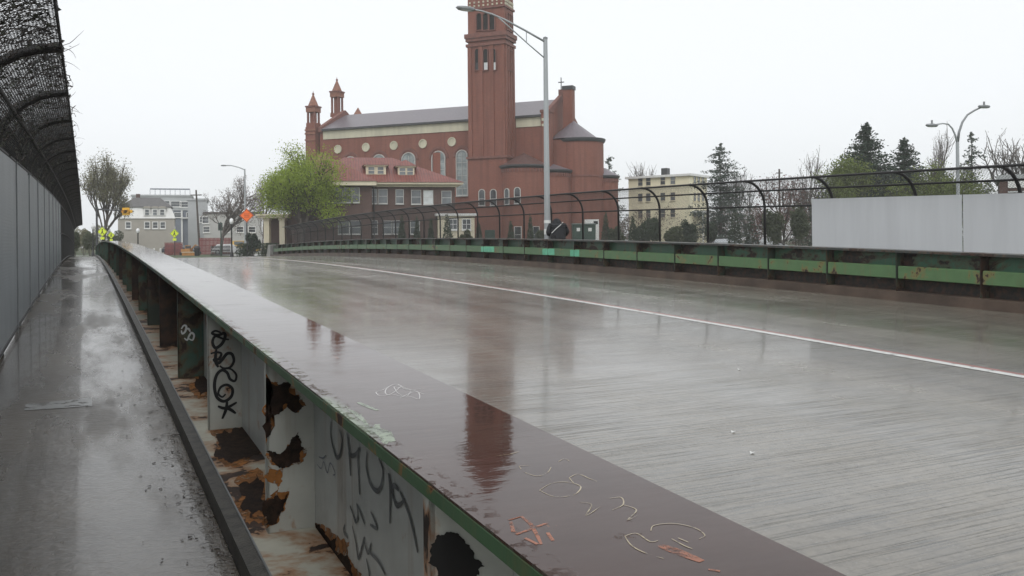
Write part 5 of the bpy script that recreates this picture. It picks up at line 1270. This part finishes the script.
g = PG(189, 116); o_ = empty('crate', g, -TH); tag(o_, 'low yellow equipment box before the excavator', 'box')
MB().box(-.8, .8, -.4, .4, 0, .4).build('body', M['amber2'], o_); MB().box(-.85, .85, -.45, .45, .401, .48).build('lid', M['creamw'], o_)

# ------------------------------------------------------------------ dumpsters and cabinet behind the fence
for i, (u, lab) in enumerate(((578, 'dark green dumpster right of the person in black'), (589.5, 'dark green dumpster with pale labels before the white cabinet'))):
    g = PG(u, 80); e = empty('dumpster', g, -TH); tag(e, lab, 'dumpster', 'dumpsters below the apse')
    zz = P(u, 223, 80).z-g.z; zz0 = zz-1.5
    MB().box(-.48, .48, -.5, .5, -.1, zz0).build('stand', M['ltgreen'], e)
    bo = MB().ext([(-.5, zz0), (.5, zz0), (.52, zz-.2), (-.52, zz-.2)], 'y', -.6, .6).build('body', M['ltgreen'], e)
    MB().ext([(-.66, zz-.199), (.62, zz-.199), (.62, zz-.02), (-.66, zz-.12)], 'x', -.55, .55).build('lid', M['ltgreen'], e)
    MB().box(-.15, .15, -.603, -.601, zz-.75, zz-.45).build('label', M['white'], bo)
    for sx_ in (-.54, .521): MB().box(sx_, sx_+.02, -.3, .3, zz-.7, zz-.6).build('handle', M['black'], e)
g = PG(594, 83); e = empty('utility_cabinet', g, -TH); tag(e, 'white cabinet with dark panel behind the dumpsters', 'cabinet')
zz = P(594, 219.5, 83).z-g.z
MB().box(-.85, .45, -.3, .3, -.1, zz).build('body', M['white'], e); MB().box(-.05, .35, -.305, -.301, zz-.45, zz-.15).build('panel', M['black'], e)

# ------------------------------------------------------------------ person on the far walk
tp = t_at(558.5, 17.05); zp_ = prof(tp)
pe = empty('person', (17.05, tp, zp_), R(165)); pe.scale = (1.18, 1.18, 1.0); tag(pe, 'person in black hooded jacket with small bag walking head down beside the street lamp', 'person')
def skin_mesh(name, verts, edges, rads, mat, parent, root=0, sub=2):
    me = bpy.data.meshes.new(name); me.from_pydata(verts, edges, []); o_ = link(name, me, mat, parent)
    sk = o_.modifiers.new('skin', 'SKIN'); 
    for v_, r_ in zip(me.skin_vertices[0].data, rads): v_.radius = r_ if hasattr(r_, '__len__') else (r_, r_); v_.use_root = False
    me.skin_vertices[0].data[root].use_root = True
    sk.use_smooth_shade = True
    ss = o_.modifiers.new('sub', 'SUBSURF'); ss.levels = sub; ss.render_levels = sub
    return o_
# faces -y after turning; leaning forward
V_ = [(0, 0, .92), (0, -.03, 1.08), (0, -.10, 1.27), (0, -.17, 1.42), (0, -.22, 1.50), (0, -.27, 1.57), (0, -.28, 1.68),
      (-.10, 0, .86), (-.11, -.12, .50), (-.11, -.02, .09), (-.11, -.16, .04), (.10, 0, .86), (.11, .06, .50), (.11, .22, .12), (.11, .12, .05),
      (-.21, -.16, 1.40), (-.29, -.10, 1.14), (-.24, -.30, .98), (.21, -.16, 1.40), (.29, -.08, 1.14), (.24, -.28, .98)]
E_ = [(0, 1), (1, 2), (2, 3), (3, 4), (4, 5), (5, 6), (0, 7), (7, 8), (8, 9), (9, 10), (0, 11), (11, 12), (12, 13), (13, 14), (3, 15), (15, 16), (16, 17), (3, 18), (18, 19), (19, 20)]
Rr = [(.17, .13), (.17, .13), (.20, .15), (.18, .12), .07, (.095, .11), (.07, .09), .10, .07, .045, .035, .10, .07, .045, .035, .085, .062, .045, .085, .062, .045]
skin_mesh('body', V_, E_, Rr, M['jeans'], pe)
Vj = [(0, .01, .82), (0, -.03, 1.08), (0, -.10, 1.27), (0, -.17, 1.43), (-.22, -.15, 1.40), (-.32, -.08, 1.13), (-.26, -.28, .99), (.22, -.15, 1.40), (.32, -.06, 1.13), (.26, -.26, .99)]
skin_mesh('jacket', Vj, [(0, 1), (1, 2), (2, 3), (3, 4), (4, 5), (5, 6), (3, 7), (7, 8), (8, 9)], [(.27, .22), (.28, .24), (.29, .24), (.23, .18), .135, .11, .08, .135, .11, .08], M['cloth'], pe, 1)
b = MB().lathe([(.17, -.13), (.165, -.06), (.15, .03), (.115, .11), (.06, .155), (.005, .17)], 0, 0, 16); b.v = [(x, y*1.05-.21-z*.25, z+1.53) for x, y, z in b.v]; b.build('hood', M['cloth'], pe, smooth=True)
b = MB().lathe([(.001, -.10), (.06, -.09), (.085, -.03), (.085, .04), (.05, .1), (.001, .115)], 0, 0, 14); b.v = [(x, y-.30, z+1.56) for x, y, z in b.v]
fo = b.build('face', M['skin'], pe, smooth=True)
MB().add([(-.014, -.405, 1.57), (.014, -.405, 1.57), (0, -.43, 1.575), (0, -.402, 1.62)], [(0, 1, 2), (0, 2, 3), (1, 3, 2), (0, 3, 1)]).build('nose', M['skin'], fo)
for sx_ in (-1, 1):
    b = MB().lathe([(.001, -.011), (.011, 0), (.001, .011)], 0, 0, 8); b.v = [(x+sx_*.03, y-.398, z+1.615) for x, y, z in b.v]; b.build('eye', M['black'], fo)
MB().box(-.025, .025, -.402, -.39, 1.54, 1.546).build('mouth', M['redpl'], fo)
for sx_ in (-1, 1):      # hands: palm, four fingers and a thumb, loosely curled
    hx, hy, hz = sx_*.25, -.30, .95
    vv = [(hx, hy, hz), (hx, hy-.03, hz-.06)]; ee = [(0, 1)]; rr_ = [.032, (.022, .04)]
    for k in range(4):
        i0 = len(vv); ox = -.027+.018*k; vv += [(hx+sx_*ox*.4, hy-.035+ox, hz-.09), (hx+sx_*ox*.3, hy-.02+ox, hz-.125+.004*abs(k-1.5)), (hx-sx_*.012, hy-.004+ox, hz-.14)]; ee += [(1, i0), (i0, i0+1), (i0+1, i0+2)]; rr_ += [.009, .008, .007]
    i0 = len(vv); vv += [(hx-sx_*.03, hy-.05, hz-.05), (hx-sx_*.04, hy-.055, hz-.085)]; ee += [(0, i0), (i0, i0+1)]; rr_ += [.011, .008]
    skin_mesh('hand', vv, ee, rr_, M['skin'], pe, 0, 1)
    MB().ext([(-.05, -.02), (.05, -.02), (.05, .22), (-.05, .22)], 'z', 0, .07).build('shoe', M['black'], pe, loc=(sx_*.11, (-.16 if sx_ < 0 else .10)-.06, .0))
MB().tube([(-.2, -.16, 1.54), (-.05, .09, 1.42), (.12, .17, 1.28), (.27, .15, 1.1)], .014, 5).build('bag_strap', M['white'], pe)
o_ = MB().box(.16, .30, -.02, .18, .84, 1.06).build('bag', M['black'], pe); o_.modifiers.new('b', 'BEVEL').width = .03

# ------------------------------------------------------------------ small things on the ground
rd = random.Random(21); b = MB()
for i in range(420):
    y = .9+rd.random()**1.6*14; x = .6-abs(rd.gauss(0, .12))*(1 if rd.random() < .8 else 3)
    if x < -.6: continue
    a = rd.uniform(0, 6.28); s_ = rd.uniform(.006, .022); z = prof(y)+.003+rd.random()*.003
    b.add([(x+s_*math.cos(a), y+s_*math.sin(a), z), (x-s_*.5*math.sin(a), y+s_*.5*math.cos(a), z+.004), (x-s_*math.cos(a), y-s_*math.sin(a), z), (x+s_*.5*math.sin(a), y-s_*.5*math.cos(a), z+.002)], [(0, 1, 2, 3)])
for i in range(260):
    y = .9+rd.random()**1.5*6; x = .598-abs(rd.gauss(0, .06)); a = rd.uniform(0, 6.28); L_ = rd.uniform(.02, .07); z = prof(y)+.004
    b.tube([(x, y, z), (x+L_*.5*math.cos(a), y+L_*.5*math.sin(a), z+.008), (min(.6, x+L_*math.cos(a+.3)), y+L_*math.sin(a+.3), z+.003)], .0014, 3, cap=False)
o_ = b.build('leaf_litter', M['wetleaf'], fast=True); tag(o_, 'wet dead leaves and needles strewn along the kerb bar on the left walk', 'leaves', kind='stuff')
q0, q1 = PZ(25, 407, .003), PZ(92, 402, .003)
wm = [(q0.x, q0.y-.14), (q1.x, q1.y-.18), (q1.x, q1.y+.2), (q0.x, q0.y+.12)]
o_ = MB().add([(x, y, prof(y)+.003) for x, y in wm], [(0, 1, 2, 3)]).build('walk_marking', M['patch']); tag(o_, 'short pale painted stripe across the left walk', 'road marking')
rd = random.Random(8)
for i, (u, v, lab) in enumerate(((739, 369.5, 'white scrap of litter on the deck below the lane line'), (416, 258.6, 'white scrap of litter near the far kerb'), (733, 432, 'white scrap of litter right of the girder flange'), (752, 453, 'pale scrap of litter lowest on the deck'))):
    p_ = PZ(u, v, RZ+.004); s_ = .025 if v > 300 else .09
    o_ = MB().add([(p_.x-s_, p_.y-s_*.6, p_.z), (p_.x+s_, p_.y-s_*.4, p_.z+.01), (p_.x+s_*.7, p_.y+s_*.6, p_.z+.002), (p_.x-s_*.5, p_.y+s_*.5, p_.z+.015)], [(0, 1, 2), (0, 2, 3)]).build('litter_scrap', M['litter']); tag(o_, lab, 'litter')

# ------------------------------------------------------------------ rain haze
n = NT('rain_haze'); n.t.nodes.remove(n.b); pv = n.n('ShaderNodeVolumePrincipled'); pv.inputs['Color'].default_value = (.98, .985, .99, 1); pv.inputs['Density'].default_value = .00065; pv.inputs['Anisotropy'].default_value = 0.0
n.l(pv.outputs[0], n.t.nodes['Material Output'].inputs['Volume'])
hz = MB().box(-420, 580, -220, 620, -8.6, 47).build('haze', n.m); hz['kind'] = 'stuff'; hz['label'] = 'thin grey rain haze over the whole scene'; hz['category'] = 'haze'
